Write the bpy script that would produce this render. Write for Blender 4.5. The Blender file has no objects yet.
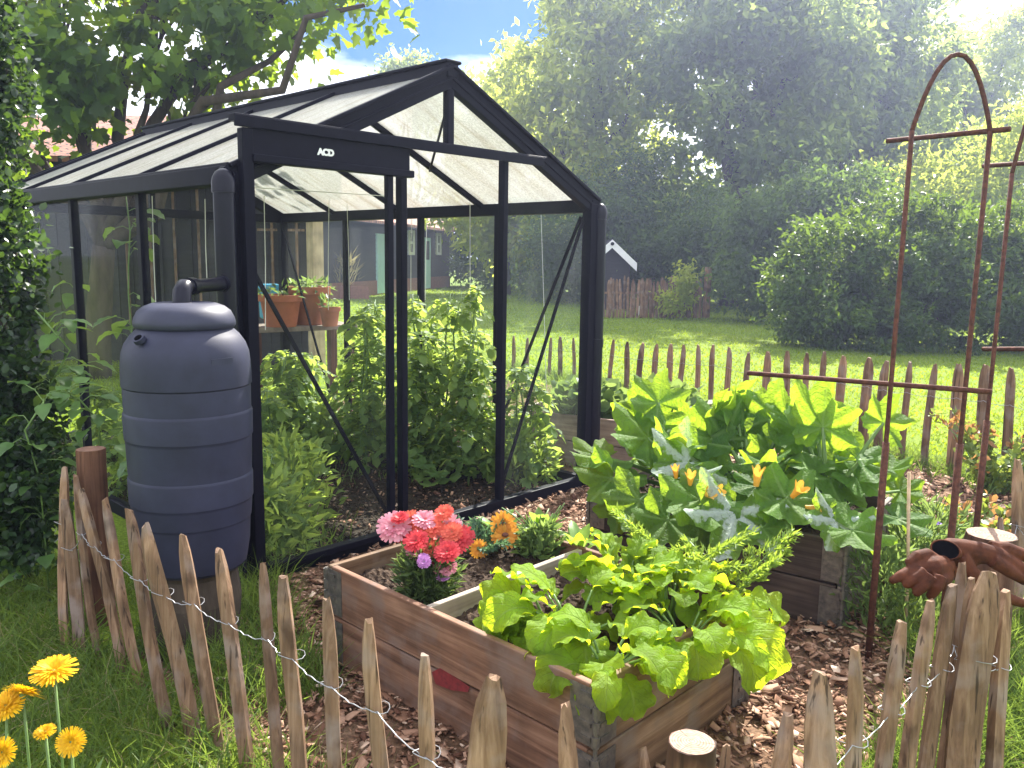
import bpy, math, random
import numpy as np
from mathutils import Vector, Matrix
random.seed(7); RNG=np.random.default_rng(7)
R=math.radians
S=bpy.context.scene; COL=S.collection
# ------------------------------------------------------------------ camera
CP=np.array([-1.7746,-3.2709,1.4471]); YAW,PIT,ROL,F=0.81,0.1497,0.015,838.64
def _cam():
    f=np.array([math.sin(YAW)*math.cos(PIT),math.cos(YAW)*math.cos(PIT),-math.sin(PIT)])
    r=np.array([math.cos(YAW),-math.sin(YAW),0.]); u=np.cross(r,f)
    return r*math.cos(ROL)+u*math.sin(ROL), -r*math.sin(ROL)+u*math.cos(ROL), f
CR,CU,CF=_cam()
def ray(x,y): return CF+(x-512)/F*CR-(y-384)/F*CU
def g(x,y,z=0.):
    d=ray(x,y); return CP+d*((z-CP[2])/d[2])
def at(x,y,dep): return CP+ray(x,y)*dep
def depth(P): return float((np.array(P)-CP)@CF)
cam=bpy.data.cameras.new('camera'); camo=bpy.data.objects.new('camera',cam); COL.objects.link(camo)
cam.sensor_width=36; cam.lens=F/1024*36; cam.clip_start=.05; cam.clip_end=1000
camo.matrix_world=Matrix([[CR[0],CU[0],-CF[0],CP[0]],[CR[1],CU[1],-CF[1],CP[1]],[CR[2],CU[2],-CF[2],CP[2]],[0,0,0,1]])
S.camera=camo
# ------------------------------------------------------------------ object helpers
def tag(o,label=None,cat=None,group=None,kind=None):
    if label: o['label']=label
    if cat: o['category']=cat
    if group: o['group']=group
    if kind: o['kind']=kind
    return o
def empty(name,loc=(0,0,0),label=None,cat=None,group=None):
    o=bpy.data.objects.new(name,None); o.empty_display_size=.1; o.location=loc; COL.objects.link(o)
    return tag(o,label,cat,group)
def wloc(o):
    v=Vector((0,0,0))
    while o is not None: v+=o.location; o=o.parent
    return v
def A(*a): return np.array(a,dtype=float)
def nrm(v):
    v=np.array(v,dtype=float); return v/max(1e-9,np.linalg.norm(v))
def frame(d,up=(0,0,1)):
    d=nrm(d); up=np.array(up,dtype=float)
    if abs(d@nrm(up))>.98: up=A(0,1,0) if abs(d[1])<.9 else A(1,0,0)
    s=nrm(np.cross(d,up)); return d,s,np.cross(s,d)
class MB:
    def __init__(s): s.v=[]; s.f=[]; s.a=[]; s.w=[]; s.t=[]; s.n=0
    def add(s,V,Fc,a=.5,w=0.,t=0.):
        V=np.asarray(V,dtype=float).reshape(-1,3); k=len(V)
        s.v.append(V); s.f+=[tuple(int(i)+s.n for i in q) for q in Fc]
        s.a.append(np.full(k,a) if np.isscalar(a) else np.asarray(a)); s.w.append(np.full(k,w) if np.isscalar(w) else np.asarray(w)); s.t.append(np.full(k,t) if np.isscalar(t) else np.asarray(t)); s.n+=k
    def box(s,lo,hi,a=.5):
        x0,y0,z0=lo; x1,y1,z1=hi
        V=[(x0,y0,z0),(x1,y0,z0),(x1,y1,z0),(x0,y1,z0),(x0,y0,z1),(x1,y0,z1),(x1,y1,z1),(x0,y1,z1)]
        s.add(V,[(0,3,2,1),(4,5,6,7),(0,1,5,4),(1,2,6,5),(2,3,7,6),(3,0,4,7)],a)
    def beam(s,p0,p1,w,h,up=(0,0,1),a=.5):
        p0=np.array(p0,float); p1=np.array(p1,float); d,sd,u=frame(p1-p0,up)
        V=[]
        for p in (p0,p1):
            for i,j in ((-1,-1),(1,-1),(1,1),(-1,1)): V.append(p+sd*i*w/2+u*j*h/2)
        s.add(V,[(0,3,2,1),(4,5,6,7),(0,1,5,4),(1,2,6,5),(2,3,7,6),(3,0,4,7)],a)
    def tube(s,P,r,n=8,cap=True,a=.5,jit=0.):
        P=[np.array(p,float) for p in P]; m=len(P)
        if np.isscalar(r): r=[r]*m
        V=[]; ref=None
        for i in range(m):
            d=P[min(i+1,m-1)]-P[max(i-1,0)]
            d=nrm(d)
            if ref is None: _,sd,u=frame(d)
            else:
                sd=nrm(ref-d*(ref@d)); u=np.cross(sd,d)
            ref=sd
            for k in range(n):
                t=2*math.pi*k/n; rr=r[i]*(1+(random.uniform(-jit,jit) if jit else 0))
                V.append(P[i]+(sd*math.cos(t)+u*math.sin(t))*rr)
        Fc=[]
        for i in range(m-1):
            for k in range(n):
                k2=(k+1)%n; Fc.append((i*n+k,(i+1)*n+k,(i+1)*n+k2,i*n+k2))
        if cap: Fc.append(tuple(range(n))); Fc.append(tuple(reversed(range((m-1)*n,m*n))))
        s.add(V,Fc,a)
    def lathe(s,prof,c=(0,0,0),n=32,a=.5):
        V=[];Fc=[];m=len(prof)
        for r,z in prof:
            for k in range(n):
                t=2*math.pi*k/n; V.append((c[0]+r*math.cos(t),c[1]+r*math.sin(t),c[2]+z))
        for i in range(m-1):
            for k in range(n):
                k2=(k+1)%n; Fc.append((i*n+k,i*n+k2,(i+1)*n+k2,(i+1)*n+k))
        if prof[0][0]>1e-4: Fc.append(tuple(reversed(range(n))))
        if prof[-1][0]>1e-4: Fc.append(tuple(range((m-1)*n,m*n)))
        s.add(V,Fc,a)
    def prism(s,poly,off,a=.5):
        n=len(poly); P=np.array(poly,float); V=np.vstack([P,P+np.array(off,float)])
        Fc=[tuple(reversed(range(n))),tuple(range(n,2*n))]+[(i,(i+1)%n,n+(i+1)%n,n+i) for i in range(n)]
        s.add(V,Fc,a)
    def sphere(s,c,r,sc=(1,1,1),nu=12,nv=8,a=.5):
        V=[];Fc=[]
        for j in range(nv+1):
            p=math.pi*j/nv-math.pi/2
            for i in range(nu):
                t=2*math.pi*i/nu; V.append((c[0]+r*sc[0]*math.cos(p)*math.cos(t),c[1]+r*sc[1]*math.cos(p)*math.sin(t),c[2]+r*sc[2]*math.sin(p)))
        for j in range(nv):
            for i in range(nu):
                i2=(i+1)%nu; Fc.append((j*nu+i,j*nu+i2,(j+1)*nu+i2,(j+1)*nu+i))
        s.add(V,Fc,a)
    # one curved leaf blade: arc along its length, folded at the midrib, ruffled edge
    def blade(s,base,az,el,L,W,bend,prof,fold=.25,ruf=0.,lob=0.,lk=18.,nu=10,nv=6,roll=0.,v=.5,rk=3.):
        t=np.linspace(0,1,nu+1); ang=el-bend*t**1.2
        h=A(math.cos(az),math.sin(az),0); zz=A(0,0,1)
        T=np.cos(ang)[:,None]*h+np.sin(ang)[:,None]*zz
        C=np.array(base,float)+np.vstack([np.zeros(3),np.cumsum(T[:-1]*(L/nu),axis=0)])
        s0=A(-math.sin(az),math.cos(az),0); N0=np.cross(T,np.broadcast_to(s0,T.shape))
        Sd=s0*math.cos(roll)+N0*math.sin(roll); N=np.cross(T,Sd)
        w=prof(t)*W/2*(1+lob*np.sin(lk*t+random.random()*6)*np.where((t>.06)&(t<.95),1,0))
        vv=np.linspace(-1,1,nv+1); ph=random.random()*6
        V=[];wa=[]
        for j in vv:
            zz2=fold*abs(j)*w+ruf*W*j*j*np.sin(rk*2*math.pi*t+ph+j*2.1)
            V.append(C+Sd*(j*w)[:,None]+N*zz2[:,None]); wa.append(np.full(nu+1,abs(j)))
        V=np.vstack(V); wa=np.concatenate(wa); m=nu+1
        Fc=[(j*m+i,j*m+i+1,(j+1)*m+i+1,(j+1)*m+i) for j in range(nv) for i in range(nu)]
        s.add(V,Fc,v,wa,np.tile(t,nv+1))
    def palmate(s,base,d,n,Rd,v=.5,nr=8,nt=72,cup=.15,ruf=.05,deep=.36):
        d=nrm(d); n=np.array(n,float); n=nrm(n-d*(n@d)); sd=np.cross(d,n)
        th=np.linspace(-2.75,2.75,nt+1); L0=[(0,1.,.40),(1.02,.92,.36),(-1.02,.92,.36),(2.05,.72,.42),(-2.05,.72,.42)]
        rr=np.max([a*np.exp(-((th-t0)/wd)**2) for t0,a,wd in L0],axis=0)
        rr=(1-deep)*.8+deep*rr*1.15
        rr=rr*(1+.05*np.sign(np.sin(th*19))*np.abs(np.sin(th*19))**.6)
        vd=np.min([np.abs(th-t0) for t0,_,_ in L0],axis=0)
        ph=random.random()*6
        V=[];W=[];Tt=[]; bow=random.uniform(.1,.5)
        for i in range(nr+1):
            q=i/nr; r=Rd*rr*q
            z=cup*r*r/Rd*1.2+ruf*Rd*q*q*(np.sin(th*5+ph)+.5*np.sin(th*11+ph*2))+.34*r*(np.clip(vd,0,.5)-.25)*-1.6-bow*Rd*(np.clip(np.cos(th),0,1)*r/Rd)**2.2*.6
            P=np.array(base)+np.cos(th)[:,None]*r[:,None]*d+np.sin(th)[:,None]*r[:,None]*sd+z[:,None]*n
            V.append(P); W.append(np.clip(vd*q*2.2,0,1)); Tt.append(np.full(nt+1,q))
        m=nt+1
        Fc=[(i*m+k,i*m+k+1,(i+1)*m+k+1,(i+1)*m+k) for i in range(nr) for k in range(nt)]
        s.add(np.vstack(V),Fc,v,np.concatenate(W),np.concatenate(Tt))
    def build(s,name,mat,parent=None,smooth=False,loc=None,local=False,bevel=0):
        V=np.vstack(s.v) if s.v else np.zeros((0,3))
        off=np.zeros(3)
        if loc is not None: off=np.array(loc,float)
        if parent is not None and not local: V=V-np.array(wloc(parent))
        V=V-off
        me=bpy.data.meshes.new(name); me.from_pydata(V.tolist(),[],s.f); me.validate(); me.update()
        a=np.concatenate(s.a); w=np.concatenate(s.w); tt=np.concatenate(s.t)
        for nm_,arr in (('v',a),('w',w),('t',tt)):
            at_=me.attributes.new(nm_,'FLOAT','POINT'); at_.data.foreach_set('value',arr.astype(np.float32))
        if smooth: me.shade_smooth()
        me.materials.append(mat)
        o=bpy.data.objects.new(name,me); COL.objects.link(o)
        o.location=off
        if parent is not None: o.parent=parent
        if bevel:
            b=o.modifiers.new('b','BEVEL'); b.width=bevel; b.segments=2; b.limit_method='ANGLE'
        return o
def smooth_by_angle(o,deg=40):
    me=o.data; me.shade_smooth()
    try: me.set_sharp_from_angle(angle=R(deg))
    except Exception: pass
# ---- many small leaves as one mesh
def tmpl(kind):
    if kind=='leaf':    # 4 tri pointed leaf
        V=A([0,0,0],[-.32,.45,.10],[0,1,-.05],[.32,.45,.10],[0,.5,-.02]); T=[(0,4,1),(1,4,2),(0,3,4),(3,2,4)]
    elif kind=='round':
        V=A([0,0,0],[-.36,.25,.06],[-.4,.62,.08],[0,1,0],[.4,.62,.08],[.36,.25,.06],[0,.5,-.03]); T=[(6,1,0),(6,2,1),(6,3,2),(6,4,3),(6,5,4),(6,0,5)]
    elif kind=='needle':
        V=A([-.06,0,0],[.06,0,0],[.05,.5,.06],[-.05,.5,.06],[0,1,.0]); T=[(0,1,2),(0,2,3),(3,2,4)]
    elif kind=='maple':
        pts=[(0,0),(-.22,-.05),(-.5,.12),(-.36,.3),(-.56,.58),(-.27,.58),(-.2,.72),(0,1.02),(.2,.72),(.27,.58),(.56,.58),(.36,.3),(.5,.12),(.22,-.05)]
        V=np.array([(x,y,.12*abs(x)-.1*y*y) for x,y in pts]+[(0,.35,-.03)]); m=len(pts); T=[(m,(i+1)%m,i) for i in range(m)]
    elif kind=='diamond':
        V=A([0,0,0],[-.36,.5,.08],[0,1,0],[.36,.5,.08]); T=[(0,2,1),(0,3,2)]
    elif kind=='blade':
        V=A([-.5,0,0],[.5,0,0],[.36,.5,.0],[-.36,.5,.0],[0,1,.0]); T=[(0,1,2),(0,2,3),(3,2,4)]
    elif kind=='petal':
        V=A([-.05,0,0],[.05,0,0],[.15,.6,.03],[-.15,.6,.03],[.07,1,0],[-.07,1,0]); T=[(0,1,2),(0,2,3),(3,2,4),(3,4,5)]
    return np.array(V,float),np.array(T,int)
def scatter(name,kind,pos,dirs,nor,size,v,mat,parent=None,loc=None,widths=None,kindtag=None,bendz=None):
    V,T=tmpl(kind); N=len(pos); k=len(V)
    d=dirs/np.maximum(1e-9,np.linalg.norm(dirs,axis=1))[:,None]
    n=nor-d*(nor*d).sum(1)[:,None]; n/=np.maximum(1e-9,np.linalg.norm(n,axis=1))[:,None]
    s=np.cross(d,n)
    wd=size if widths is None else widths
    P=pos[:,None,:]+(V[None,:,0]*wd[:,None])[:,:,None]*s[:,None,:]+(V[None,:,1]*size[:,None])[:,:,None]*d[:,None,:]+(V[None,:,2]*size[:,None])[:,:,None]*n[:,None,:]
    if bendz is not None: P=P+bendz[:,None,:]*((V[None,:,1]**2)*size[:,None])[:,:,None]
    off=np.zeros(3)
    if parent is not None: off=off+np.array(wloc(parent))
    if loc is not None: off=off+np.array(loc)
    P=(P.reshape(-1,3)-off).astype(np.float32)
    Fi=(T[None]+(np.arange(N)*k)[:,None,None]).reshape(-1)
    me=bpy.data.meshes.new(name); me.vertices.add(N*k); me.vertices.foreach_set('co',P.ravel())
    nl=len(Fi); me.loops.add(nl); me.loops.foreach_set('vertex_index',Fi.astype(np.int32))
    me.polygons.add(nl//3); me.polygons.foreach_set('loop_start',np.arange(0,nl,3,dtype=np.int32)); me.polygons.foreach_set('loop_total',np.full(nl//3,3,dtype=np.int32))
    me.update(calc_edges=True)
    at_=me.attributes.new('v','FLOAT','POINT'); at_.data.foreach_set('value',np.repeat(v,k).astype(np.float32))
    at_=me.attributes.new('w','FLOAT','POINT'); at_.data.foreach_set('value',np.tile(np.abs(V[:,0])*2,N).astype(np.float32))
    me.materials.append(mat)
    o=bpy.data.objects.new(name,me); COL.objects.link(o)
    if loc is not None: o.location=loc
    if parent is not None: o.parent=parent
    return o
def rdir(n):
    d=RNG.normal(size=(n,3)); return d/np.linalg.norm(d,axis=1)[:,None]
def crown(blobs,ncl,rcl,nleaf,size,shell=.6,droop=.3,up=.6,elong=1.):
    B=[np.array(b[0],float) for b in blobs]; Rd=[np.array(b[1],float)*np.ones(3) for b in blobs]
    wt=np.array([np.prod(r)**.8 for r in Rd]); wt/=wt.sum()
    idx=RNG.choice(len(B),ncl,p=wt); dr=rdir(ncl)
    q=shell+(1-shell)*RNG.random(ncl); q=np.where(RNG.random(ncl)<.25,RNG.random(ncl),q)
    q*=RNG.uniform(.8,1.18,ncl)
    cc=np.array([B[i] for i in idx])+dr*np.array([Rd[i] for i in idx])*q[:,None]
    k=RNG.integers(0,ncl,nleaf); rc=rcl*RNG.uniform(.5,1.4,ncl)
    off=RNG.normal(size=(nleaf,3))*A(1,1,.75*elong)*.55*rc[k][:,None]
    pos=cc[k]+off
    out=dr[k]
    d=rdir(nleaf)+out*.5+A(0,0,-droop)+nrm(A(1,1,0))*0
    n=rdir(nleaf)*.9+A(0,0,up)+out*.3
    sz=size*RNG.uniform(.6,1.35,nleaf)
    cv=RNG.random(ncl)
    v=np.clip(.55*cv[k]+.45*RNG.random(nleaf),0,1)
    return pos,d,n,sz,v,cc
# ------------------------------------------------------------------ materials
def mat(name):
    m=bpy.data.materials.new(name); m.use_nodes=True; nt=m.node_tree; nt.nodes.clear()
    out=nt.nodes.new('ShaderNodeOutputMaterial')
    def N(t,**kw):
        n=nt.nodes.new(t)
        for k,val in kw.items():
            if k in n.inputs.keys() if isinstance(k,str) and k[0].isupper() else False: n.inputs[k].default_value=val
            else: setattr(n,k,val)
        return n
    L=lambda a,b: nt.links.new(a,b)
    return m,nt,out,N,L
def c4(c): return (c[0],c[1],c[2],1)
def ramp(N,stops):
    r=N('ShaderNodeValToRGB'); e=r.color_ramp.elements
    e[0].position=stops[0][0]; e[0].color=c4(stops[0][1]); e[1].position=stops[-1][0]; e[1].color=c4(stops[-1][1])
    for p,c in stops[1:-1]:
        x=e.new(p); x.color=c4(c)
    return r
def coords(N,L,scale=(1,1,1),space='Object'):
    tc=N('ShaderNodeTexCoord'); mp=N('ShaderNodeMapping'); mp.inputs['Scale'].default_value=scale
    L(tc.outputs[space],mp.inputs['Vector']); return mp.outputs[0]
def simple(name,c,rough=.5,metal=0.,var=.15,nscale=12,bump=.0,spec=.5,scale=(1,1,1),c2=None,objvar=0.):
    m,nt,out,N,L=mat(name); b=N('ShaderNodeBsdfPrincipled'); b.inputs['Roughness'].default_value=rough; b.inputs['Metallic'].default_value=metal
    b.inputs['Specular IOR Level'].default_value=spec
    co=coords(N,L,scale); n=N('ShaderNodeTexNoise'); n.inputs['Scale'].default_value=nscale; n.inputs['Detail'].default_value=6; n.inputs['Roughness'].default_value=.65; L(co,n.inputs['Vector'])
    lo=[x*(1-var) for x in c]; hi=list(c2) if c2 else [min(1,x*(1+var)) for x in c]
    r=ramp(N,[(.3,lo),(.7,hi)]); L(n.outputs['Fac'],r.inputs[0]); col=r.outputs[0]
    if objvar:
        oi=N('ShaderNodeObjectInfo'); h=N('ShaderNodeHueSaturation'); mr=N('ShaderNodeMapRange'); mr.inputs[3].default_value=1-objvar; mr.inputs[4].default_value=1+objvar
        L(oi.outputs['Random'],mr.inputs[0]); L(mr.outputs[0],h.inputs['Value']); L(col,h.inputs['Color']); col=h.outputs[0]
    L(col,b.inputs['Base Color'])
    if bump:
        bp=N('ShaderNodeBump'); bp.inputs['Strength'].default_value=bump; bp.inputs['Distance'].default_value=.01; L(n.outputs['Fac'],bp.inputs['Height']); L(bp.outputs[0],b.inputs['Normal'])
    L(b.outputs[0],out.inputs[0]); return m
def leafmat(name,dark,light,trans,tw=.45,rough=.5,spec=.35,vein=None,veinw=.12,silver=None,nscale=25):
    m,nt,out,N,L=mat(name)
    a=N('ShaderNodeAttribute',attribute_name='v'); r=ramp(N,[(0,dark),(.55,[(x+y)/2 for x,y in zip(dark,light)]),(1,light)]); L(a.outputs['Fac'],r.inputs[0])
    col=r.outputs[0]
    co=coords(N,L); n=N('ShaderNodeTexNoise'); n.inputs['Scale'].default_value=nscale; n.inputs['Detail'].default_value=4; L(co,n.inputs['Vector'])
    h=N('ShaderNodeHueSaturation'); mr=N('ShaderNodeMapRange'); mr.inputs[1].default_value=.3; mr.inputs[2].default_value=.7; mr.inputs[3].default_value=.75; mr.inputs[4].default_value=1.25
    L(n.outputs['Fac'],mr.inputs[0]); L(mr.outputs[0],h.inputs['Value']); L(col,h.inputs['Color']); col=h.outputs[0]
    rt=ramp(N,[(0,[x*.75 for x in trans]),(1,trans)]); L(a.outputs['Fac'],rt.inputs[0]); tcol=rt.outputs[0]
    if vein or silver:
        w=N('ShaderNodeAttribute',attribute_name='w')
        mk=N('ShaderNodeMapRange'); mk.inputs[1].default_value=0; mk.inputs[2].default_value=veinw; mk.inputs[3].default_value=.7; mk.inputs[4].default_value=0; L(w.outputs['Fac'],mk.inputs[0])
        if vein:
            ta=N('ShaderNodeAttribute',attribute_name='t'); m1=N('ShaderNodeMath',operation='MULTIPLY_ADD'); m1.inputs[1].default_value=-.32; L(w.outputs['Fac'],m1.inputs[0]); L(ta.outputs['Fac'],m1.inputs[2])
            m2=N('ShaderNodeMath',operation='MULTIPLY'); m2.inputs[1].default_value=7.; L(m1.outputs[0],m2.inputs[0]); m3=N('ShaderNodeMath',operation='PINGPONG'); m3.inputs[1].default_value=.5; L(m2.outputs[0],m3.inputs[0])
            k2=N('ShaderNodeMapRange'); k2.inputs[1].default_value=.0; k2.inputs[2].default_value=.09; k2.inputs[3].default_value=.5; k2.inputs[4].default_value=0; L(m3.outputs[0],k2.inputs[0])
            mxm=N('ShaderNodeMath',operation='MAXIMUM'); L(mk.outputs[0],mxm.inputs[0]); L(k2.outputs[0],mxm.inputs[1]); mk=mxm
            n5=N('ShaderNodeTexNoise'); n5.inputs['Scale'].default_value=70; n5.inputs['Detail'].default_value=3; L(co,n5.inputs['Vector']); vb=N('ShaderNodeMath',operation='MULTIPLY_ADD'); vb.inputs[1].default_value=-.7; L(mk.outputs[0],vb.inputs[0]); L(n5.outputs['Fac'],vb.inputs[2])
            bpv=N('ShaderNodeBump'); bpv.inputs['Strength'].default_value=.8; bpv.inputs['Distance'].default_value=.008; L(vb.outputs[0],bpv.inputs['Height'])
            mxt=N('ShaderNodeMix',data_type='RGBA',blend_type='MULTIPLY'); L(mk.outputs[0],mxt.inputs[0]); L(tcol,mxt.inputs[6]); mxt.inputs[7].default_value=(.62,.66,.5,1); tcol=mxt.outputs[2]
            nq=N('ShaderNodeTexNoise'); nq.inputs['Scale'].default_value=9; nq.inputs['Detail'].default_value=5; L(co,nq.inputs['Vector']); kq=N('ShaderNodeMapRange'); kq.inputs[1].default_value=.35; kq.inputs[2].default_value=.65; kq.inputs[3].default_value=.62; kq.inputs[4].default_value=1.15; L(nq.outputs['Fac'],kq.inputs[0])
            hq=N('ShaderNodeHueSaturation'); L(kq.outputs[0],hq.inputs['Value']); L(tcol,hq.inputs['Color']); tcol=hq.outputs[0]
            mx=N('ShaderNodeMix',data_type='RGBA'); L(mk.outputs[0],mx.inputs[0]); L(col,mx.inputs[6]); mx.inputs[7].default_value=c4(vein); col=mx.outputs[2]
        if silver:
            n2=N('ShaderNodeTexNoise'); n2.inputs['Scale'].default_value=38; n2.inputs['Detail'].default_value=3; L(co,n2.inputs['Vector'])
            s1=N('ShaderNodeMapRange'); s1.inputs[1].default_value=.05; s1.inputs[2].default_value=.55; s1.inputs[3].default_value=.3; s1.inputs[4].default_value=-.12; L(w.outputs['Fac'],s1.inputs[0])
            ad=N('ShaderNodeMath',operation='ADD'); L(n2.outputs['Fac'],ad.inputs[0]); L(s1.outputs[0],ad.inputs[1])
            s2=N('ShaderNodeMapRange'); s2.inputs[1].default_value=.50; s2.inputs[2].default_value=.66; L(ad.outputs[0],s2.inputs[0])
            th=N('ShaderNodeMath',operation='GREATER_THAN'); th.inputs[1].default_value=.72; L(a.outputs['Fac'],th.inputs[0])
            mu=N('ShaderNodeMath',operation='MULTIPLY'); L(s2.outputs[0],mu.inputs[0]); L(th.outputs[0],mu.inputs[1])
            mx=N('ShaderNodeMix',data_type='RGBA'); L(mu.outputs[0],mx.inputs[0]); L(col,mx.inputs[6]); mx.inputs[7].default_value=c4(silver); col=mx.outputs[2]
    b=N('ShaderNodeBsdfPrincipled'); b.inputs['Roughness'].default_value=rough; b.inputs['Specular IOR Level'].default_value=spec; L(col,b.inputs['Base Color'])
    t=N('ShaderNodeBsdfTranslucent'); L(tcol,t.inputs['Color'])
    if vein: L(bpv.outputs[0],b.inputs['Normal']); L(bpv.outputs[0],t.inputs['Normal'])
    mx=N('ShaderNodeMixShader'); mx.inputs[0].default_value=tw; L(b.outputs[0],mx.inputs[1]); L(t.outputs[0],mx.inputs[2]); L(mx.outputs[0],out.inputs[0])
    return m
def wood(name,c1,c2,c3,axis='z',s=1.,rough=.75,objvar=.25,knots=False,bump=.4,grey=None,cracks=0):
    m,nt,out,N,L=mat(name); sc={'x':(1.2,28,28),'y':(28,1.2,28),'z':(28,28,1.2)}[axis]
    co=coords(N,L,[q*s for q in sc]); oi=N('ShaderNodeObjectInfo')
    ad=N('ShaderNodeVectorMath',operation='ADD'); L(co,ad.inputs[0]); ml=N('ShaderNodeMath',operation='MULTIPLY'); ml.inputs[1].default_value=50; L(oi.outputs['Random'],ml.inputs[0]); L(ml.outputs[0],ad.inputs[1])
    n=N('ShaderNodeTexNoise'); n.inputs['Scale'].default_value=1.6; n.inputs['Detail'].default_value=8; n.inputs['Roughness'].default_value=.6; n.inputs['Distortion'].default_value=.6; L(ad.outputs[0],n.inputs['Vector'])
    r=ramp(N,[(.25,c1),(.5,c2),(.75,c3)]); L(n.outputs['Fac'],r.inputs[0]); col=r.outputs[0]
    # broad blotches of weathering
    co2=coords(N,L,(1,1,1)); ad2=N('ShaderNodeVectorMath',operation='ADD'); L(co2,ad2.inputs[0]); L(ml.outputs[0],ad2.inputs[1])
    n2=N('ShaderNodeTexNoise'); n2.inputs['Scale'].default_value=6; n2.inputs['Detail'].default_value=5; L(ad2.outputs[0],n2.inputs['Vector'])
    h=N('ShaderNodeHueSaturation'); mr=N('ShaderNodeMapRange'); mr.inputs[1].default_value=.3; mr.inputs[2].default_value=.7; mr.inputs[3].default_value=.65; mr.inputs[4].default_value=1.3; L(n2.outputs['Fac'],mr.inputs[0])
    mr2=N('ShaderNodeMapRange'); mr2.inputs[3].default_value=1-objvar; mr2.inputs[4].default_value=1+objvar; L(oi.outputs['Random'],mr2.inputs[0])
    mu=N('ShaderNodeMath',operation='MULTIPLY'); L(mr.outputs[0],mu.inputs[0]); L(mr2.outputs[0],mu.inputs[1]); L(mu.outputs[0],h.inputs['Value']); L(col,h.inputs['Color']); col=h.outputs[0]
    if grey:
        n3=N('ShaderNodeTexNoise'); n3.inputs['Scale'].default_value=9; n3.inputs['Detail'].default_value=6; L(ad2.outputs[0],n3.inputs['Vector'])
        gr=N('ShaderNodeMapRange'); gr.inputs[1].default_value=.5; gr.inputs[2].default_value=.68; gr.inputs[4].default_value=.75; L(n3.outputs['Fac'],gr.inputs[0])
        mx=N('ShaderNodeMix',data_type='RGBA'); L(gr.outputs[0],mx.inputs[0]); L(col,mx.inputs[6]); mx.inputs[7].default_value=c4(grey); col=mx.outputs[2]
    if cracks:
        cs={'x':(1.6,55,55),'y':(55,1.6,55),'z':(55,55,1.6)}[axis]
        co4=coords(N,L,cs); ad4=N('ShaderNodeVectorMath',operation='ADD'); L(co4,ad4.inputs[0]); L(ml.outputs[0],ad4.inputs[1])
        n4=N('ShaderNodeTexNoise'); n4.inputs['Scale'].default_value=1.3; n4.inputs['Detail'].default_value=3; L(ad4.outputs[0],n4.inputs['Vector'])
        ck=N('ShaderNodeMapRange'); ck.inputs[1].default_value=.61; ck.inputs[2].default_value=.68; ck.inputs[4].default_value=cracks; L(n4.outputs['Fac'],ck.inputs[0])
        mx=N('ShaderNodeMix',data_type='RGBA'); L(ck.outputs[0],mx.inputs[0]); L(col,mx.inputs[6]); mx.inputs[7].default_value=c4([x*.25 for x in c1]); col=mx.outputs[2]
        n6=N('ShaderNodeTexNoise'); n6.inputs['Scale'].default_value=3.5; n6.inputs['Detail'].default_value=5; L(ad2.outputs[0],n6.inputs['Vector'])
        bk=N('ShaderNodeMapRange'); bk.inputs[1].default_value=.60; bk.inputs[2].default_value=.66; bk.inputs[4].default_value=cracks; L(n6.outputs['Fac'],bk.inputs[0])
        mx=N('ShaderNodeMix',data_type='RGBA'); L(bk.outputs[0],mx.inputs[0]); L(col,mx.inputs[6]); mx.inputs[7].default_value=c4([x*.7 for x in c1]); col=mx.outputs[2]
    if knots:
        kc={'x':(2.2,9,9),'y':(9,2.2,9),'z':(9,9,2.2)}[axis]
        co3=coords(N,L,kc); ad3=N('ShaderNodeVectorMath',operation='ADD'); L(co3,ad3.inputs[0]); L(ml.outputs[0],ad3.inputs[1])
        vo=N('ShaderNodeTexVoronoi'); vo.inputs['Scale'].default_value=.75; L(ad3.outputs[0],vo.inputs['Vector'])
        km=N('ShaderNodeMapRange'); km.inputs[1].default_value=.10; km.inputs[2].default_value=.22; km.inputs[3].default_value=.85; km.inputs[4].default_value=0; L(vo.outputs['Distance'],km.inputs[0])
        mx=N('ShaderNodeMix',data_type='RGBA'); L(km.outputs[0],mx.inputs[0]); L(col,mx.inputs[6]); mx.inputs[7].default_value=c4([x*.35 for x in c1]); col=mx.outputs[2]
    b=N('ShaderNodeBsdfPrincipled'); b.inputs['Roughness'].default_value=rough; b.inputs['Specular IOR Level'].default_value=.25; L(col,b.inputs['Base Color'])
    bp=N('ShaderNodeBump'); bp.inputs['Strength'].default_value=bump; bp.inputs['Distance'].default_value=.004; L(n.outputs['Fac'],bp.inputs['Height']); L(bp.outputs[0],b.inputs['Normal'])
    L(b.outputs[0],out.inputs[0]); return m
M={}
M['alu']=simple('dark_aluminium',(.004,.004,.010),.5,0,.2,30,.05,.08)
M['pipe']=simple('downpipe_plastic',(.005,.005,.012),.3,0,.2,10,0,.2)
M['barrel']=simple('barrel_plastic',(.021,.023,.047),.55,0,.25,7,.05,.28)
M['barrel_lid']=simple('lid_plastic',(.025,.027,.052),.5,0,.2,8,.05,.3)
M['white']=simple('white_paint',(.75,.75,.76),.5,0,.06,8)
M['picket']=wood('split_chestnut',(.080,.042,.024),(.19,.112,.064),(.33,.215,.138),'z',1.,objvar=.34,grey=(.23,.18,.155),cracks=.8,bump=.8)
M['log']=wood('peeled_log',(.035,.014,.009),(.10,.045,.027),(.21,.115,.07),'z',.7,objvar=.2,cracks=.8,bump=.8)
M['cut']=simple('cut_wood',(.42,.32,.23),.8,0,.25,30,.2,.2)
M['wire']=simple('galvanised_wire',(.30,.30,.31),.45,.7,.2,40)
M['rust']=simple('rusty_iron',(.055,.020,.013),.8,.1,.45,60,.4,.25,c2=(.13,.048,.030))
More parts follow.
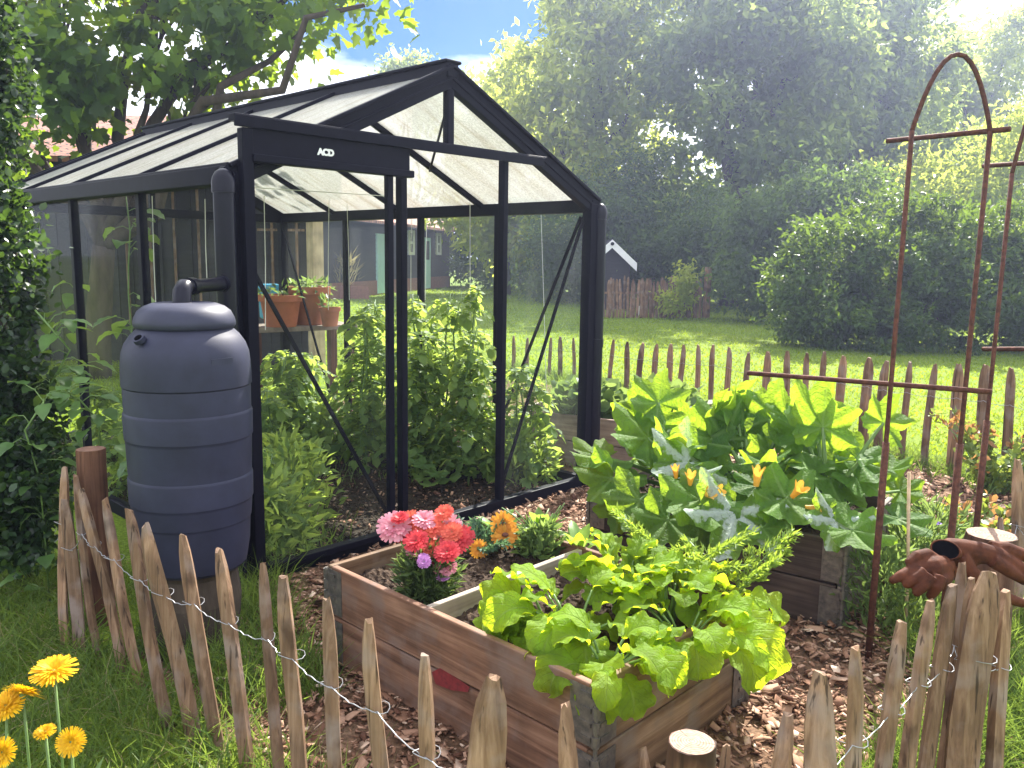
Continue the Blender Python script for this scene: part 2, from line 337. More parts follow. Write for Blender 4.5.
M['board_y']=wood('bed_board_long',(.052,.025,.016),(.14,.072,.044),(.26,.15,.098),'y',.7,objvar=.2,knots=True,bump=.8,grey=(.17,.12,.10))
M['board_x']=wood('bed_board_short',(.06,.032,.016),(.145,.085,.045),(.25,.165,.10),'x',.7,objvar=.2,knots=True,bump=.8,grey=(.17,.13,.10))
M['board_dark']=wood('bed_board_weathered_shaded',(.026,.017,.014),(.062,.042,.034),(.115,.085,.07),'y',.8,objvar=.2,knots=True)  # weathered wood, darkened further to carry the shade on the long sides
M['board_pale']=wood('bed_board_greyed',(.16,.11,.085),(.26,.18,.14),(.36,.27,.22),'y',.8,objvar=.1)
M['divider']=wood('divider_board',(.22,.17,.13),(.32,.27,.22),(.42,.37,.32),'x',.8,objvar=.1)
M['hinge']=simple('galvanised_hinge',(.16,.16,.165),.5,.75,.45,35,.3,.4,c2=(.25,.22,.19))
M['terracotta']=simple('terracotta',(.36,.12,.06),.8,0,.18,9,.1,.3)
M['glove']=simple('glove_leather',(.045,.013,.006),.75,0,.4,18,.35,.15,c2=(.12,.038,.017))
M['flat_black']=simple('opening_black',(.004,.004,.005),1.,spec=0.)
M['twine']=simple('white_twine',(.7,.68,.62),.8)
M['bamboo']=simple('bamboo',(.42,.30,.17),.6,0,.25,20)
M['barnwall']=simple('tarred_boards',(.022,.021,.024),.8,0,.35,3,.1,.3,scale=(1,1,9))
M['farmwall']=simple('dark_clapboard',(.045,.04,.045),.8,0,.2,3,.1,.3,scale=(.4,.4,8))
M['brick']=simple('brick_plinth',(.24,.10,.075),.85,0,.25,12)
M['mint']=simple('mint_paint',(.46,.70,.66),.5,0,.08,4)
M['paleWood']=wood('pale_post',(.30,.22,.13),(.42,.32,.2),(.52,.42,.28),'z',.5,objvar=.1)
M['stone']=simple('ledge_stone',(.20,.16,.13),.9,0,.3,14,.4,.2)
M['bark']=simple('bark',(.055,.042,.032),.9,0,.4,14,.6,.2,scale=(1,1,.25))
M['stem']=simple('green_stem',(.11,.19,.045),.5,0,.2,20)
M['redpaint']=simple('red_paint',(.15,.012,.014),.7,0,.45,40)
M['tagplastic']=simple('white_plastic_tag',(.78,.76,.74),.45,0,.05,10)
M['bagblue']=simple('blue_bag',(.03,.25,.38),.5,0,.15,10)
M['slate']=simple('slate_pot',(.06,.065,.07),.7)
M['purple']=simple('purple_petal',(.16,.06,.42),.6,0,.2,30)
def tiles(name,c1,c2):
    m,nt,out,N,L=mat(name); b=N('ShaderNodeBsdfPrincipled'); b.inputs['Roughness'].default_value=.85
    co=coords(N,L,(1,1,1)); br=N('ShaderNodeTexBrick'); br.inputs['Scale'].default_value=2.2; br.inputs['Color1'].default_value=c4(c1); br.inputs['Color2'].default_value=c4(c2); br.inputs['Mortar'].default_value=(.03,.02,.02,1); br.inputs['Mortar Size'].default_value=.03
    L(co,br.inputs['Vector']); L(br.outputs[0],b.inputs['Base Color']); L(b.outputs[0],out.inputs[0]); return m
M['rooftile']=tiles('red_roof_tile',(.27,.11,.075),(.36,.16,.11))
def glassmat(name,dirt=.05,tint=(.97,.985,.98)):
    m,nt,out,N,L=mat(name)
    tr=N('ShaderNodeBsdfTransparent'); tr.inputs[0].default_value=c4(tint)
    gl=N('ShaderNodeBsdfGlossy'); gl.inputs['Roughness'].default_value=.01
    lw=N('ShaderNodeLayerWeight'); lw.inputs['Blend'].default_value=.06
    mx=N('ShaderNodeMixShader'); fm=N('ShaderNodeMath',operation='MULTIPLY'); fm.inputs[1].default_value=.06; L(lw.outputs['Fresnel'],fm.inputs[0]); L(fm.outputs[0],mx.inputs[0]); L(tr.outputs[0],mx.inputs[1]); L(gl.outputs[0],mx.inputs[2])
    df=N('ShaderNodeBsdfTranslucent'); df.inputs[0].default_value=(.75,.76,.74,1); d2=N('ShaderNodeBsdfDiffuse'); d2.inputs[0].default_value=(.7,.7,.68,1)
    ms=N('ShaderNodeMixShader'); L(df.outputs[0],ms.inputs[1]); L(d2.outputs[0],ms.inputs[2])
    co=coords(N,L,(1,1,.5)); n=N('ShaderNodeTexNoise'); n.inputs['Scale'].default_value=5; n.inputs['Detail'].default_value=7; L(co,n.inputs['Vector'])
    mr=N('ShaderNodeMapRange'); mr.inputs[1].default_value=.4; mr.inputs[2].default_value=.85; mr.inputs[3].default_value=dirt*.35; mr.inputs[4].default_value=dirt*2.2; L(n.outputs['Fac'],mr.inputs[0])
    m2=N('ShaderNodeMixShader'); L(mr.outputs[0],m2.inputs[0]); L(mx.outputs[0],m2.inputs[1]); L(ms.outputs[0],m2.inputs[2]); L(m2.outputs[0],out.inputs[0]); return m
M['glass']=glassmat('wall_glass',.010)
def roofglass():
    m,nt,out,N,L=mat('hammered_roof_glass')
    co=coords(N,L); cs_=coords(N,L,(.7,5.,.7)); n=N('ShaderNodeTexNoise'); n.inputs['Scale'].default_value=2.2; n.inputs['Detail'].default_value=8; n.inputs['Roughness'].default_value=.7; L(cs_,n.inputs['Vector'])
    r=ramp(N,[(.3,(.44,.39,.31)),(.45,(.60,.59,.54)),(.7,(.72,.73,.71))]); L(n.outputs['Fac'],r.inputs[0])
    n2=N('ShaderNodeTexNoise'); n2.inputs['Scale'].default_value=90; n2.inputs['Detail'].default_value=3; L(co,n2.inputs['Vector'])
    bp=N('ShaderNodeBump'); bp.inputs['Strength'].default_value=.5; bp.inputs['Distance'].default_value=.006; L(n2.outputs['Fac'],bp.inputs['Height'])
    r2=ramp(N,[(.35,(.62,.62,.62)),(.65,(1,1,1))]); L(n2.outputs['Fac'],r2.inputs[0]); mm=N('ShaderNodeMix',data_type='RGBA',blend_type='MULTIPLY'); mm.inputs[0].default_value=.8; L(r.outputs[0],mm.inputs[6]); L(r2.outputs[0],mm.inputs[7])
    tl=N('ShaderNodeBsdfTranslucent'); L(mm.outputs[2],tl.inputs[0]); L(bp.outputs[0],tl.inputs['Normal'])
    df=N('ShaderNodeBsdfPrincipled'); df.inputs['Roughness'].default_value=.25; L(mm.outputs[2],df.inputs['Base Color']); L(bp.outputs[0],df.inputs['Normal'])
    mx=N('ShaderNodeMixShader'); mx.inputs[0].default_value=.38; L(df.outputs[0],mx.inputs[1]); L(tl.outputs[0],mx.inputs[2])
    tr=N('ShaderNodeBsdfTransparent'); m2=N('ShaderNodeMixShader'); m2.inputs[0].default_value=.30; L(mx.outputs[0],m2.inputs[1]); L(tr.outputs[0],m2.inputs[2]); L(m2.outputs[0],out.inputs[0]); return m
M['roofglass']=roofglass()
# leaves
M['maple']=leafmat('maple_leaf',(.016,.045,.010),(.06,.12,.02),(.36,.52,.03),.5,.45,.3)
M['bushleaf']=leafmat('small_glossy_leaf',(.007,.020,.009),(.03,.065,.022),(.14,.25,.03),.28,.35,.45)
M['vineleaf']=leafmat('vine_leaf',(.05,.11,.03),(.12,.22,.06),(.35,.5,.08),.4,.45,.4)
M['far_light']=leafmat('far_light_leaf',(.07,.12,.022),(.17,.23,.045),(.66,.74,.10),.6,.6,.2)
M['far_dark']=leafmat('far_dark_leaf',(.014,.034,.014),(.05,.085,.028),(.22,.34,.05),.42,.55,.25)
M['far_blue']=leafmat('far_bluish_leaf',(.020,.046,.022),(.075,.125,.045),(.46,.57,.11),.58,.55,.25)
M['laurel']=leafmat('laurel_leaf',(.009,.028,.008),(.055,.105,.02),(.28,.42,.03),.30,.42,.25)
M['radish']=leafmat('radish_leaf',(.11,.22,.018),(.21,.35,.032),(.74,.88,.03),.64,.6,.18,vein=(.30,.42,.10),veinw=.1,nscale=16)
M['zucchini']=leafmat('courgette_leaf',(.040,.11,.020),(.10,.20,.032),(.50,.72,.04),.52,.6,.18,vein=(.22,.34,.10),veinw=.12,silver=(.42,.50,.43),nscale=16)
M['tomato']=leafmat('tomato_leaf',(.05,.11,.035),(.18,.26,.085),(.54,.68,.11),.52,.55,.2)
M['aster_leaf']=leafmat('aster_leaf',(.03,.06,.025),(.09,.14,.05),(.25,.36,.07),.35,.5,.35)
M['fennel']=leafmat('feathery_blue_leaf',(.04,.10,.06),(.10,.19,.11),(.2,.36,.14),.35,.5,.35)
M['carrot']=leafmat('carrot_top',(.09,.17,.025),(.17,.28,.045),(.44,.58,.06),.45,.5,.35)
M['seedling']=leafmat('young_salad_leaf',(.08,.18,.03),(.16,.28,.06),(.4,.58,.08),.42,.45,.35)
M['roseleaf']=leafmat('rose_leaf',(.05,.10,.025),(.15,.22,.05),(.42,.50,.07),.42,.45,.4)
M['roseyoung']=leafmat('young_rose_leaf',(.22,.09,.035),(.36,.19,.07),(.65,.32,.10),.42,.45,.4)
M['grass']=leafmat('grass_blade',(.03,.07,.014),(.11,.17,.04),(.30,.42,.06),.42,.5,.2)
M['lawnblade']=leafmat('lawn_blade',(.06,.115,.010),(.13,.20,.016),(.42,.54,.02),.48,.6,.15)
M['drygrass']=leafmat('dry_grass',(.20,.17,.08),(.38,.32,.17),(.45,.38,.18),.35,.6,.3)
M['weed']=leafmat('weed_leaf',(.05,.10,.03),(.14,.22,.07),(.32,.44,.1),.4,.5,.35)
def petalmat(name,a,b,t): return leafmat(name,a,b,t,.35,.55,.3,nscale=8)
M['pink']=petalmat('pink_petal',(.55,.16,.22),(.72,.36,.42),(.8,.4,.42))
M['red']=petalmat('red_petal',(.42,.02,.035),(.62,.06,.07),(.7,.08,.08))
M['coral']=petalmat('coral_petal',(.60,.07,.05),(.72,.16,.10),(.8,.22,.12))
M['orange']=petalmat('orange_petal',(.68,.24,.02),(.75,.36,.04),(.8,.4,.04))
M['yellow']=petalmat('dandelion_petal',(.68,.36,.005),(.75,.47,.01),(.8,.52,.01))
M['squashflower']=petalmat('courgette_flower',(.66,.30,.02),(.74,.48,.08),(.8,.5,.07))
M['mauve']=petalmat('mauve_petal',(.4,.14,.40),(.5,.22,.5),(.5,.25,.5))
M['calyx']=simple('flower_eye',(.10,.03,.015),.8)
def groundmat(name,stops,scale,detail_scale,bump=.5,rough=.95):
    m,nt,out,N,L=mat(name); b=N('ShaderNodeBsdfPrincipled'); b.inputs['Roughness'].default_value=rough; b.inputs['Specular IOR Level'].default_value=.15
    co=coords(N,L); n=N('ShaderNodeTexNoise'); n.inputs['Scale'].default_value=scale; n.inputs['Detail'].default_value=9; n.inputs['Roughness'].default_value=.7; L(co,n.inputs['Vector'])
    r=ramp(N,stops); L(n.outputs['Fac'],r.inputs[0])
    n2=N('ShaderNodeTexNoise'); n2.inputs['Scale'].default_value=detail_scale; n2.inputs['Detail'].default_value=4; L(co,n2.inputs['Vector'])
    h=N('ShaderNodeHueSaturation'); mr=N('ShaderNodeMapRange'); mr.inputs[1].default_value=.3; mr.inputs[2].default_value=.7; mr.inputs[3].default_value=.55; mr.inputs[4].default_value=1.45; L(n2.outputs['Fac'],mr.inputs[0]); L(mr.outputs[0],h.inputs['Value']); L(r.outputs[0],h.inputs['Color'])
    L(h.outputs[0],b.inputs['Base Color']); bp=N('ShaderNodeBump'); bp.inputs['Strength'].default_value=bump; bp.inputs['Distance'].default_value=.02; L(n2.outputs['Fac'],bp.inputs['Height']); L(bp.outputs[0],b.inputs['Normal'])
    L(b.outputs[0],out.inputs[0]); return m
M['lawn']=groundmat('lawn_turf',[(.3,(.07,.11,.010)),(.5,(.11,.165,.012)),(.7,(.16,.20,.022))],.45,60)
M['soil']=groundmat('dark_soil',[(.3,(.018,.012,.008)),(.5,(.042,.027,.018)),(.72,(.085,.058,.038))],9,70)
M['chipground']=groundmat('woodchip_bed',[(.3,(.06,.032,.018)),(.5,(.13,.075,.045)),(.72,(.22,.14,.09))],5,70)
M['mixground']=groundmat('weedy_soil',[(.35,(.014,.010,.007)),(.5,(.028,.020,.013)),(.75,(.045,.04,.02))],3,50)
def chipmat():
    m,nt,out,N,L=mat('woodchip'); a=N('ShaderNodeAttribute',attribute_name='v')
    r=ramp(N,[(0,(.09,.04,.025)),(.35,(.22,.115,.07)),(.7,(.38,.235,.16)),(1,(.58,.44,.33))]); L(a.outputs['Fac'],r.inputs[0])
    b=N('ShaderNodeBsdfPrincipled'); b.inputs['Roughness'].default_value=.85; b.inputs['Specular IOR Level'].default_value=.2; L(r.outputs[0],b.inputs['Base Color']); L(b.outputs[0],out.inputs[0]); return m
M['chip']=chipmat()

M['cut_dark']=simple('aged_cut_wood',(.16,.09,.065),.85,0,.35,30,.2,.2)
def ringcut(name,c1,c2):
    m,nt,out,N,L=mat(name); b=N('ShaderNodeBsdfPrincipled'); b.inputs['Roughness'].default_value=.85; b.inputs['Specular IOR Level'].default_value=.15
    co=coords(N,L,space='Generated'); sb=N('ShaderNodeVectorMath',operation='SUBTRACT'); sb.inputs[1].default_value=(.5,.5,.5); L(co,sb.inputs[0])
    sp=N('ShaderNodeSeparateXYZ'); L(sb.outputs[0],sp.inputs[0]); cb=N('ShaderNodeCombineXYZ'); L(sp.outputs[0],cb.inputs[0]); L(sp.outputs[1],cb.inputs[1])
    w=N('ShaderNodeTexWave',wave_type='RINGS',rings_direction='Z'); w.inputs['Scale'].default_value=5; w.inputs['Distortion'].default_value=2.5; w.inputs['Detail'].default_value=3; L(cb.outputs[0],w.inputs['Vector'])
    n=N('ShaderNodeTexNoise'); n.inputs['Scale'].default_value=7; n.inputs['Detail'].default_value=6; L(cb.outputs[0],n.inputs['Vector'])
    mm=N('ShaderNodeMath',operation='ADD'); ml=N('ShaderNodeMath',operation='MULTIPLY'); ml.inputs[1].default_value=.35; L(w.outputs['Fac'],ml.inputs[0]); L(ml.outputs[0],mm.inputs[0]); L(n.outputs['Fac'],mm.inputs[1])
    r=ramp(N,[(.4,c1),(.9,c2)]); L(mm.outputs[0],r.inputs[0])
    g_=N('ShaderNodeTexGradient',gradient_type='RADIAL'); L(cb.outputs[0],g_.inputs[0]); v=N('ShaderNodeMath',operation='PINGPONG'); v.inputs[1].default_value=.17; L(g_.outputs['Fac'],v.inputs[0])
    k=N('ShaderNodeMapRange'); k.inputs[1].default_value=.0; k.inputs[2].default_value=.008; k.inputs[3].default_value=.25; k.inputs[4].default_value=1.; L(v.outputs[0],k.inputs[0])
    mx=N('ShaderNodeMix',data_type='RGBA',blend_type='MULTIPLY'); mx.inputs[0].default_value=1; L(r.outputs[0],mx.inputs[6]); L(k.outputs[0],mx.inputs[7]); L(mx.outputs[2],b.inputs['Base Color']); L(b.outputs[0],out.inputs[0]); return m
M['cut']=ringcut('ringed_cut_wood',(.17,.105,.075),(.34,.24,.18))
# ================================================================== SETTING
def sheet(name,poly,z,m,kind='structure'):
    mb=MB(); mb.add([(x,y,z) for x,y in poly],[tuple(range(len(poly)))])
    o=mb.build(name,m); o['kind']=kind; return o
sheet('lawn',[(-150,-150),(250,-150),(250,250),(-150,250)],0,M['lawn'])
GARDEN=[(-.62,-.2),(-.66,-1.0),(-.66,-1.95),(-.25,-2.6),(.7,-2.95),(1.55,-2.85),(2.6,-2.6),(4.75,-2.2),(4.72,-1.2),(5.45,.6),(5.62,2.2),(5.3,3.6),(2.42,3.7),(2.42,-.03),(-.05,-.03)]
sheet('woodchip_path',GARDEN,.004,M['chipground'])
GW,GD,HE,HR,MOD=2.335,3.52,1.807,2.40,.88
sheet('greenhouse_soil',[(0.02,-.02),(GW,-.02),(GW,GD),(0.02,GD)],.006,M['mixground'])
def inpoly(P,poly):
    x,y=P[:,0],P[:,1]; r=np.zeros(len(P),bool); n=len(poly)
    for i in range(n):
        x0,y0=poly[i]; x1,y1=poly[(i+1)%n]
        c=((y0>y)!=(y1>y))&(x<(x1-x0)*(y-y0)/((y1-y0) if y1!=y0 else 1e-9)+x0); r^=c
    return r
def sample(poly,n):
    p=np.array(poly); lo=p.min(0); hi=p.max(0); out=np.zeros((0,2))
    while len(out)<n:
        q=lo+(hi-lo)*RNG.random((n*2,2)); out=np.vstack([out,q[inpoly(q,poly)]])
    return out[:n]
# ================================================================== GREENHOUSE
gh=empty('greenhouse',(0,0,0),'black aluminium framed greenhouse with frosted gable roof and tomato plants inside','greenhouse')
al=M['alu']
def part(name,fn,m=al,parent=gh,smooth=False,bevel=0):
    mb=MB(); fn(mb); return mb.build(name,m,parent,smooth=smooth,bevel=bevel)
for x,y in ((0,0),(GW,0),(0,GD),(GW,GD)):
    part('corner_post',lambda b:b.beam((x,y,0),(x,y,HE-.03),.07,.07,(0,1,0)),bevel=.006)
for x in (0,GW):
    for k in ((.95,1.86,2.72) if x==0 else (.79,1.60,2.55)): part('wall_post',lambda b:b.beam((x,k,.05),(x,k,HE-.06),.04,.045,(0,1,0)),bevel=.004)
for u in (.59,1.18,1.77): part('wall_post',lambda b:b.beam((u,GD,.05),(u,GD,HE-.06),.04,.045,(0,1,0)),bevel=.004)
for u,w,yy in ((.862,.038,0.),(1.57,.036,0.)): part('wall_post',lambda b:b.beam((u,yy,.05),(u,yy,1.975),w,.045,(0,1,0)),bevel=.004)
part('door_post',lambda b:b.beam((.012,-.055,0),(.012,-.055,1.95),.05,.045,(0,1,0)),bevel=.005)
def leaf_fn(b):
    b.beam((.738,-.06,.06),(.738,-.06,1.83),.034,.03,(0,1,0)); b.beam((.05,-.06,.075),(.735,-.06,.075),.03,.03); 
part('door_frame',leaf_fn,bevel=.003)
for x in (0,GW):
    sx=-1 if x==0 else 1
    part('gutter',lambda b:(b.beam((x+sx*.02,-.03,HE-.042),(x+sx*.02,GD+.03,HE-.042),.08,.078,),b.beam((x+sx*.05,-.03,HE-.005),(x+sx*.05,GD+.03,HE-.005),.014,.022)),bevel=.006)
    part('base_rail',lambda b:b.beam((x,0,.035),(x,GD,.035),.05,.07),bevel=.004)
part('base_rail',lambda b:b.beam((0.04,0,.035),(GW-.04,0,.035),.05,.07),bevel=.004)
part('base_rail',lambda b:b.beam((0.04,GD,.035),(GW-.04,GD,.035),.05,.07),bevel=.004)
part('tie_beam',lambda b:b.beam((.04,GD,HE-.05),(GW-.04,GD,HE-.05),.05,.07),bevel=.004)
part('ridge_beam',lambda b:(b.beam((GW/2,-.035,HR-.035),(GW/2,GD+.035,HR-.035),.075,.075),b.beam((GW/2,-.04,HR+.006),(GW/2,GD+.04,HR+.006),.11,.018)),bevel=.008)
def slope(x): return HE+.01+(HR-HE-.03)*(1-abs(x-GW/2)/(GW/2))
for y in (0,GD):
    for xs in (-.05,GW+.05):
        part('rake_beam',lambda b:(b.beam((xs,y,slope(xs)-.045),(GW/2,y,slope(GW/2)-.045),.05,.095),b.beam((xs,y-.03 if y==0 else y+.03,slope(xs)+.006),(GW/2,y-.03 if y==0 else y+.03,slope(GW/2)+.006),.03,.018),b.beam((xs,y-.028 if y==0 else y+.028,slope(xs)-.05),(GW/2,y-.028 if y==0 else y+.028,slope(GW/2)-.05),.012,.014)),bevel=.004)
YR=(0,.95,1.86,2.72,GD); YW=(0,.79,1.60,2.55,GD)
for k in (1,2,3):
    for xs in (-.04,GW+.04):
        part('rafter',lambda b:b.beam((xs,YR[k],slope(xs)-.02),(GW/2,YR[k],slope(GW/2)-.02),.028,.052),bevel=.003)
part('king_post',lambda b:b.beam((GW/2,0,1.985),(GW/2,0,HR-.08),.042,.042,(0,1,0)),bevel=.004)
part('king_post',lambda b:b.beam((GW/2,GD,HE-.02),(GW/2,GD,HR-.08),.042,.042,(0,1,0)),bevel=.004)
part('door_track',lambda b:(b.beam((-.05,-.062,1.985),(1.80,-.062,1.985),.055,.03),b.beam((-.05,-.085,1.972),(1.80,-.085,1.972),.014,.046),b.beam((1.55,-.062,1.992),(1.83,-.062,1.992),.05,.022)),bevel=.004)
hd=part('door_header',lambda b:(b.box((.03,-.075,1.83),(.855,-.045,1.965)),b.beam((.03,-.07,1.832),(.868,-.07,1.832),.05,.032)),bevel=.004)
def yplane(px,py,y0):
    d=ray(px,py); t=(y0-CP[1])/d[1]; return CP+d*t
l0=yplane(317,154.5,-.077); l1=yplane(334,154.5,-.077)
cu=bpy.data.curves.new('logo','FONT'); cu.body='ACD'; cu.size=.047; cu.offset=.0030; cu.space_character=.92; cu.extrude=.001; cu.align_x='LEFT'
to=bpy.data.objects.new('logo_tmp',cu); COL.objects.link(to)
me=bpy.data.meshes.new_from_object(to.evaluated_get(bpy.context.evaluated_depsgraph_get())); bpy.data.objects.remove(to)
xs=[v.co.x for v in me.vertices]; sc=(l1[0]-l0[0])/(max(xs)-min(xs))
for v in me.vertices: v.co=Vector((l0[0]+(v.co.x-min(xs))*sc,-.078-v.co.z,l0[2]+v.co.y*sc*.92+.001))
me.materials.append(M['white']); lo=bpy.data.objects.new('logo',me); COL.objects.link(lo); lo.parent=hd
# diagonal braces and the roof stay
part('brace',lambda b:b.beam((.05,.03,1.42),(.80,.03,.12),.014,.016))
part('brace',lambda b:b.beam((2.31,.03,1.70),(1.62,.03,.14),.014,.016))
part('brace',lambda b:b.beam((GW-.03,.05,1.70),(GW-.03,.80,.15),.014,.016))
part('brace',lambda b:b.beam((GW-.03,GD-.05,1.70),(GW-.03,GD-.8,.15),.014,.016))
part('brace',lambda b:b.beam((.03,GD-.05,1.70),(.03,GD-.8,.15),.014,.016))
part('roof_stay',lambda b:b.beam((1.22,.03,2.30),(1.80,.88,1.98),.012,.012))
# panes
def pane(name,quad,m,th):
    q=[np.array(p,float) for p in quad]; n=nrm(np.cross(q[1]-q[0],q[2]-q[0]))*th
    mb=MB(); mb.prism(q,n); return mb.build(name,m,gh)
for k in range(4):
    y0=YR[k]+.014; y1=YR[k+1]-.014
    for s in (-1,1):
        xe=-.045 if s<0 else GW+.045; xr=GW/2+s*.04
        pane('roof_pane',[(xe,y0,slope(xe)-.012),(xe,y1,slope(xe)-.012),(xr,y1,slope(xr)-.012),(xr,y0,slope(xr)-.012)],M['roofglass'],.004)
    for x in (0,GW):
        Y_=YR if x==0 else YW; mb=MB(); mb.box((x-.002,Y_[k]+.024,.07),(x+.002,Y_[k+1]-.024,HE-.085)); mb.build('wall_pane',M['glass'],gh)
for a,b_ in ((.04,.57),(.61,1.16),(1.20,1.75),(1.79,2.32)):
    mb=MB(); mb.box((a,GD-.002,.07),(b_,GD+.002,HE-.085)); mb.build('wall_pane',M['glass'],gh)
mb=MB(); mb.box((.05,-.064,.09),(.735,-.060,1.815)); mb.build('door_pane',M['glass'],gh)
mb=MB(); mb.box((1.59,-.002,.07),(2.32,.002,HE-.03)); mb.build('wall_pane',M['glass'],gh)
pane('gable_pane',[(.93,0,2.0),(1.155,0,2.0),(1.155,0,2.285),(.93,0,2.18)],M['glass'],.004)
pane('gable_pane',[(1.205,0,2.0),(1.70,0,2.0),(1.70,0,2.045),(1.205,0,2.285)],M['glass'],.004)
# downpipes
def cap(b,x,y,z,r): b.lathe([(r*1.12,z-.06),(r*1.12,z-.02),(r*1.02,z+.0),(r*.75,z+.022),(r*.3,z+.034),(.0001,z+.036)],(x,y,0),20)
for x,y,r in ((-.09,-.055,.042),(GW+.062,-.03,.038)):
    dp=part('downpipe',lambda b:(b.lathe([(r,.02),(r,HE-.1)],(x,y,0),20),cap(b,x,y,HE-.06,r),b.lathe([(r*1.1,.9),(r*1.1,.95)],(x,y,0),20)),M['pipe'])
    smooth_by_angle(dp)
    if x<0:
        dv=MB(); P0=A(x,y,1.325); P2=A(-.42,-.36,1.325)
        dv.tube([P0,P0*.15+P2*.85,P2*.97+P0*.03,P2+A(0,0,-.012),P2+A(-.008,-.008,-.06),P2+A(-.008,-.008,-.10)],[.026,.026,.03,.032,.032,.032],16)
        dd=nrm(P2-P0); dv.tube([P0+dd*.045,P0+dd*.075],.033,16); dv.tube([P2-dd*.10,P2-dd*.055],.033,16)
        o=dv.build('diverter_pipe',M['pipe'],dp); smooth_by_angle(o,50)
# ================================================================== WATER BARREL
BX,BY,BZ=-.442,-.418,.325
wb=empty('water_barrel',(BX,BY,BZ),'large slate blue plastic rain barrel with domed lid beside the greenhouse','rain barrel')
pf=[(r_*.95,z_) for r_,z_ in [(.0001,0),(.178,0),(.19,.012),(.204,.09),(.2085,.17),(.2095,.176),(.2125,.181),(.217,.24),(.218,.247),(.2215,.253),(.223,.335),(.222,.341),(.2195,.346),(.223,.47),(.224,.477),(.2272,.483),(.228,.565),(.2268,.571),(.2240,.576),(.2245,.655),(.2235,.660),(.2285,.666),(.2285,.70),(.2265,.745),(.222,.78),(.21,.812),(.19,.84),(.17,.858),(.162,.872)]]
mb=MB(); mb.lathe(pf,(BX,BY,BZ),64); bd=mb.build('body',M['barrel'],wb); smooth_by_angle(bd,25)
mb=MB(); mb.lathe([(.152,.862),(.164,.865),(.169,.872),(.169,.886),(.165,.90),(.154,.922),(.134,.938),(.108,.948),(.098,.950),(.094,.947),(.0001,.948)],(BX,BY,BZ),64); o=mb.build('lid',M['barrel_lid'],wb); smooth_by_angle(o,40)
def onbarrel(px,py,rad):
    d=ray(px,py); o_=CP[:2]-A(BX,BY); a=d[:2]@d[:2]; b=2*o_@d[:2]; c=o_@o_-rad*rad; t=(-b-math.sqrt(max(0,b*b-4*a*c)))/(2*a); return CP+d*t
q=onbarrel(139,339,.200); n=nrm(A(q[0]-BX,q[1]-BY,.25))
mb=MB(); mb.tube([q-n*.01,q+n*.006],.020,20); mb.build('overflow_ring',M['barrel'],wb)
mb=MB(); mb.tube([q-n*.01,q+n*.0075],.013,20); mb.build('overflow_plug',M['flat_black'],wb)
def cyl_patch(name,x0,x1,y0,y1,m,rad,h=.002):
    mb=MB(); V=[];nn=8
    c0=onbarrel((x0+x1)/2,y0,rad)[2]; c1=onbarrel((x0+x1)/2,y1,rad)[2]
    pa=onbarrel(x0,y0,rad); pb=onbarrel(x1,y0,rad); a0=math.atan2(pa[1]-BY,pa[0]-BX); a1=math.atan2(pb[1]-BY,pb[0]-BX)
    for rr in (rad-.004,rad+h):
        for z in (c0,c1):
            for i in range(nn+1):
                t=a0+(a1-a0)*i/nn; V.append((BX+rr*math.cos(t),BY+rr*math.sin(t),z))
    k=nn+1; Fc=[]
    for i in range(nn):
        Fc.append((2*k+i,2*k+i+1,3*k+i+1,3*k+i)); Fc.append((i,i+1,2*k+i+1,2*k+i)); Fc.append((k+i,3*k+i,3*k+i+1,k+i+1))
    Fc.append((0,2*k,3*k,k)); Fc.append((nn,k+nn,3*k+nn,2*k+nn))
    mb.add(V,Fc); return mb.build(name,m,wb)
cyl_patch('label_plate',211,232,358.5,370.5,M['barrel_lid'],.2110,.0035)
cyl_patch('handle_recess',128,150,382,391,M['barrel'],.2160,.001)
cyl_patch('raised_panel',121,155,380,424,M['barrel'],.2235,.0045) if False else None
bs=empty('barrel_stand',(BX,BY,0),'low dark timber log block holding up the rain barrel','stand')
mb=MB(); pts=[(.155+random.uniform(-.01,.01),z) for z in (0,.1,.2,.3,.322)]; mb.lathe(pts,(BX,BY,0),24); o=mb.build('log_block',M['bark'],bs); 
# ================================================================== PICKET FENCES
def picket(b,base,top,w,t,side,tip=.10):
    w=w*1.22; t=t*1.15
    base=np.array(base,float); top=np.array(top,float); L=np.linalg.norm(top-base); d=nrm(top-base)
    sd=nrm(np.array(side,float)-d*(np.array(side,float)@d)); nn=np.cross(d,sd)
    base=base-d*.05
    fr=[0,.25,.5,.7,1-tip/L,1-tip*.45/L,1.]
    n=7; ang=[2*math.pi*k/n+random.uniform(-.25,.25) for k in range(n)]; rj=[random.uniform(.82,1.15) for _ in range(n)]
    bow=random.uniform(-.012,.012); bow2=random.uniform(-.012,.012); sk=random.uniform(-.25,.25)
    V=[]
    for i,f in enumerate(fr):
        ws=1.+random.uniform(-.05,.05); ts=1.; off=0
        if i==4: ws=.95
        if i==5: ws=.78; ts=.85; off=sk*w*.25
        if i==6: ws=.40; ts=.6; off=sk*w*.5
        c=base+d*(L+.05)*f+sd*(bow*math.sin(math.pi*f)+off)+nn*bow2*math.sin(math.pi*f*1.5)
        for k in range(n):
            V.append(c+sd*math.cos(ang[k])*w/2*ws*rj[k]+nn*math.sin(ang[k])*t/2*ts*rj[k]+d*(random.uniform(-.008,.008) if i==6 else 0))
    Fc=[]
    for i in range(len(fr)-1):
        for k in range(n):
            k2=(k+1)%n; Fc.append((i*n+k,(i*n)+k2,(i+1)*n+k2,(i+1)*n+k))
    m=len(fr)-1
    Fc.append(tuple(m*n+k for k in range(n)))
    b.add(V,Fc)
